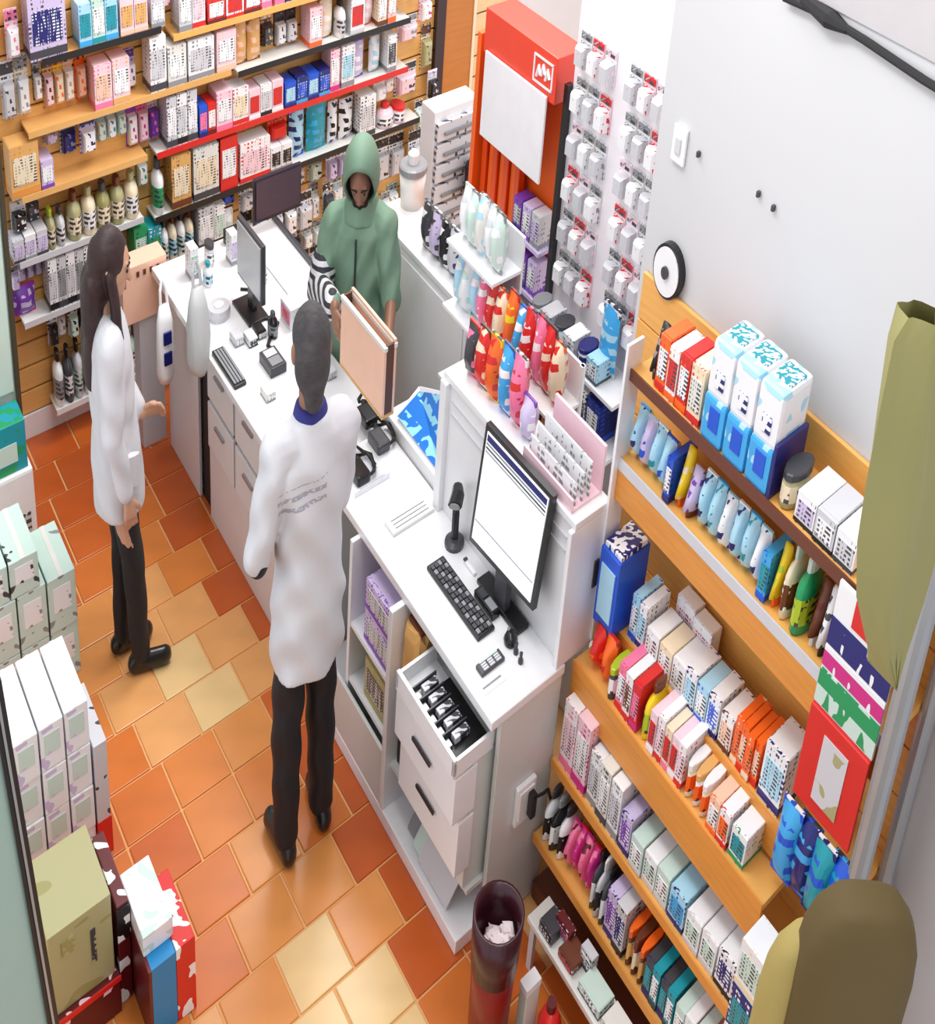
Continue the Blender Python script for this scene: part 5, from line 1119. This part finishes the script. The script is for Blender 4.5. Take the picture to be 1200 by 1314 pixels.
obj('dark_cuff', hm.world(fuse([p_cap(np.array(J['elL']) + (0.0, 0.0, -0.02), 0.052, np.array(J['elL']) + (0.035, 0.08, -0.035), 0.046)], 0.008, 2)), M_BLK, man, True)
obj('trousers', hm.world(fuse(trouser_prims(J), 0.009, 4), 0.004), M_BLK, man, True)
for s in 'LR': obj('shoe', hm.world(fuse(shoe_prims(J, s), 0.008, 3)), mat((26, 24, 26), 0.35), man, True)
H = J['head']
obj('hair', hm.world(fuse([p_ell(H((0, -0.005, 1.672)), (0.084, 0.102, 0.098)), p_ell(H((0, -0.035, 1.62)), (0.082, 0.078, 0.105)), p_cap(H((0, -0.06, 1.57)), 0.05, H((0, -0.05, 1.53)), 0.045)], 0.008, 3), 0.002), mat((64, 60, 62), 0.8, var=0.4, scale=60, bump=0.4), man, True)
add_face(hm, J, man, None)
# ---- woman in the white coat beside the cartons
hm = Human(1.15, 3.885, 62, 0.85); hm.lean = -0.022
J = legs((-0.04, 0.05), 0.085); J['head'] = tilt(20, 8); J['neck'] = (0, 0.02, 1.55)
J.update(shR=(0.155, 0, 1.385), elR=(0.215, -0.03, 1.10), wrR=(0.205, 0.03, 0.84), shL=(-0.155, 0, 1.385), elL=(-0.20, 0.06, 1.13), wrL=(-0.08, 0.17, 1.0))
J['handR'] = (unit((0, 0.1, -1)), unit((0, 1, 0.1)), unit((-1, 0.1, 0))); J['handL'] = (unit((0.1, 0.95, 0.1)), unit((0.5, 0, 0.7)), unit((0.2, 0, -1)))
wom = obj('person', hm.world(fuse(body_prims(J), 0.006)), mat((196, 150, 122), 0.55, var=0.05), None, True, 'person in a white coat with long dark hair standing beside the far counter', 'person')
obj('white_coat', hm.world(fuse(coat_prims(J, 0.72, 0.9), 0.009, 5), 0.005), M_COAT, wom, True)
obj('trousers', hm.world(fuse(trouser_prims(J, 0.9), 0.009, 4), 0.003), M_BLK, wom, True)
for s in 'LR': obj('shoe', hm.world(fuse(shoe_prims(J, s), 0.008, 3)), mat((20, 18, 20), 0.25), wom, True)
obj('pocket', hm.world(p_loft([(0.165, 0.06, 0.86, 0.02, 0.06), (0.165, 0.06, 0.98, 0.02, 0.06)], 12)), M_COAT, wom)
H = J['head']
obj('hair', hm.world(fuse([p_ell(H((0, -0.012, 1.672)), (0.09, 0.104, 0.1)), p_ell(H((0, -0.05, 1.60)), (0.09, 0.075, 0.13)), p_cap(H((0.03, -0.075, 1.55)), 0.07, (0.04, -0.10, 1.25), 0.05), p_cap(H((-0.03, -0.075, 1.55)), 0.07, (-0.03, -0.11, 1.25), 0.05), p_cap(H((0.078, 0.01, 1.62)), 0.03, (0.10, 0.06, 1.36), 0.03)], 0.008, 3), 0.004), mat((46, 24, 24), 0.6, var=0.4, scale=50, bump=0.3), wom, True)
add_face(hm, J, wom, None)
# ---- customer in the green hooded jacket
hm = Human(2.235, 3.90, 184, 0.86)
J = legs((0, 0), 0.1); J['head'] = tilt(40, -6); J['neck'] = (0, 0.03, 1.55)
wr = hm.local(on_v(430, 395, 3.64)); wl = hm.local(on_v(497, 452, 3.55))
J.update(shR=(0.18, 0.02, 1.37), elR=(0.27, 0.06, 1.10), wrR=tuple(wr), shL=(-0.18, 0.02, 1.37), elL=(-0.25, 0.08, 1.12), wrL=tuple(wl))
J['handR'] = (unit((-0.3, 0.5, -0.7)), unit((-0.6, 0.5, 0.3)), unit((-0.8, -0.2, 0.2))); J['handL'] = (unit((0.3, 0.6, -0.6)), unit((0.5, 0.5, 0.3)), unit((0.8, -0.2, 0.2)))
cus = obj('person', hm.world(fuse(body_prims(J), 0.006)), mat((146, 102, 80), 0.5, var=0.06), None, True, 'person in a grey green hooded jacket facing the counter and holding a cardboard box', 'person')
MJ = mat((116, 146, 124), 0.75, var=0.1, scale=8, bump=0.1)
jp = coat_prims(J, 0.74, 1.06, ('el', 'wr'), 1.1)
jk = obj('jacket', hm.world(fuse(jp, 0.009, 5), 0.007), MJ, cus, True)
def stripes():
    m = bpy.data.materials.new('striped_cloth'); m.use_nodes = True; nt = m.node_tree; L = nt.links; b = nt.nodes['Principled BSDF']; b.inputs['Roughness'].default_value = 0.75
    tc = nt.nodes.new('ShaderNodeTexCoord'); w = nt.nodes.new('ShaderNodeTexWave'); w.bands_direction = 'Z'; w.inputs['Scale'].default_value = 9; w.inputs['Distortion'].default_value = 1.0; L.new(tc.outputs['Object'], w.inputs['Vector'])
    g = nt.nodes.new('ShaderNodeMath'); g.operation = 'GREATER_THAN'; g.inputs[1].default_value = 0.5; L.new(w.outputs['Fac'], g.inputs[0])
    mx = nt.nodes.new('ShaderNodeMix'); mx.data_type = 'RGBA'; mx.inputs[6].default_value = lin((50, 50, 56)); mx.inputs[7].default_value = lin((215, 215, 218)); L.new(g.outputs[0], mx.inputs[0]); L.new(mx.outputs[2], b.inputs['Base Color']); return m
obj('striped_sleeve', hm.world(fuse([p_cap(np.array(J['elR']) * 0.62 + np.array(J['shR']) * 0.38, 0.094, J['elR'], 0.084), p_cap(J['elR'], 0.082, np.array(J['wrR']) * 0.85 + np.array(J['elR']) * 0.15, 0.062)], 0.008, 3)), stripes(), cus, True)
obj('zip', hm.world(p_cap((0.0, 0.142, 0.80), 0.008, (0, 0.138, 1.36), 0.008, 8, 2)), mat((38, 52, 42), 0.5), cus)
obj('trousers', hm.world(fuse(trouser_prims(J), 0.009, 4)), mat((40, 42, 52), 0.7), cus, True)
for s in 'LR': obj('shoe', hm.world(fuse(shoe_prims(J, s), 0.008, 3)), mat((34, 30, 30), 0.5), cus, True)
H = J['head']
# hood: open shell round the face
n, V, Fc = 28, [], []
ths = [math.radians(q) for q in (54, 62, 75, 95, 115, 135, 155, 172)]
for shellr in (1.0, 0.9):
    for th in ths:
        for k in range(n):
            a = 2 * math.pi * k / n; r = shellr
            pnt = np.array([0.125 * r * math.sin(th) * math.cos(a), 0.14 * r * math.cos(th), 0.155 * r * math.sin(th) * math.sin(a)])
            if pnt[2] > 0: pnt[2] *= 1 + 0.25 * max(0, math.cos(th) * 0.5 + 0.5) * 0.8
            V.append(H(np.array((0, -0.005, 1.64)) + pnt))
m_ = len(ths)
for sh in (0, 1):
    for i in range(m_ - 1):
        for k in range(n):
            a = sh * m_ * n + i * n; f = (a + k, a + (k + 1) % n, a + n + (k + 1) % n, a + n + k); Fc.append(f if sh else f[::-1])
for k in range(n): Fc.append((k, (k + 1) % n, m_ * n + (k + 1) % n, m_ * n + k))
for sh in (0, 1): Fc.append(tuple(sh * m_ * n + (m_ - 1) * n + k for k in range(n)))
obj('hood', hm.world((V, Fc), 0.003), MJ, cus, True)
obj('hood_collar', hm.world(fuse([p_loft([(0, 0.0, 1.40, 0.15, 0.12), (0, 0.0, 1.45, 0.125, 0.11), (0, 0.0, 1.50, 0.10, 0.095)])], 0.009, 3), 0.004), MJ, cus, True)
add_face(hm, J, cus, None)
obj('short_beard', hm.world(fuse([p_cap(H((-0.03, 0.078, 1.56)), 0.026, H((0.03, 0.078, 1.56)), 0.026), p_cap(H((0, 0.09, 1.553)), 0.022, H((0, 0.088, 1.545)), 0.02)], 0.006, 2)), mat((40, 28, 24), 0.85), cus, True)

# ------------------------------------------------------------------ tell look-alikes apart by their order from a landmark
ORD = ['first', 'second', 'third', 'fourth', 'fifth', 'sixth', 'seventh', 'eighth', 'ninth', 'tenth', 'eleventh', 'twelfth']
same = {}
for o in bpy.data.objects:
    if o.parent is None and 'label' in o and 'group' in o: same.setdefault(o['label'], []).append(o)
for lab, os_ in same.items():
    if len(os_) < 2 or len(os_) > 12: continue
    q = {o.name: MI @ np.array(o.location[:2]) for o in os_}
    if 'slatwall' in lab: key, mark = (lambda o: -q[o.name][0]), 'from door'
    elif 'wooden shelf' in lab: key, mark = (lambda o: -q[o.name][1]), 'from hutch'
    elif 'pegboard row' in lab: key, mark = (lambda o: -q[o.name][1]), 'from black post'
    elif 'wire rack' in lab: key, mark = (lambda o: -q[o.name][1]), 'from white cabinet'
    elif 'pegboard shelf' in lab: key, mark = (lambda o: -q[o.name][1]), 'from black post'
    elif 'desk' in lab: key, mark = (lambda o: -o.location[2]), 'from the worktop'
    elif 'orange stand' in lab: key, mark = (lambda o: -o.location[2]), 'from the placard'
    else: continue
    for i, o in enumerate(sorted(os_, key=key)):
        new = '%s, %s such %s' % (lab, ORD[i], mark)
        if len(new.split()) <= 16: o['label'] = new
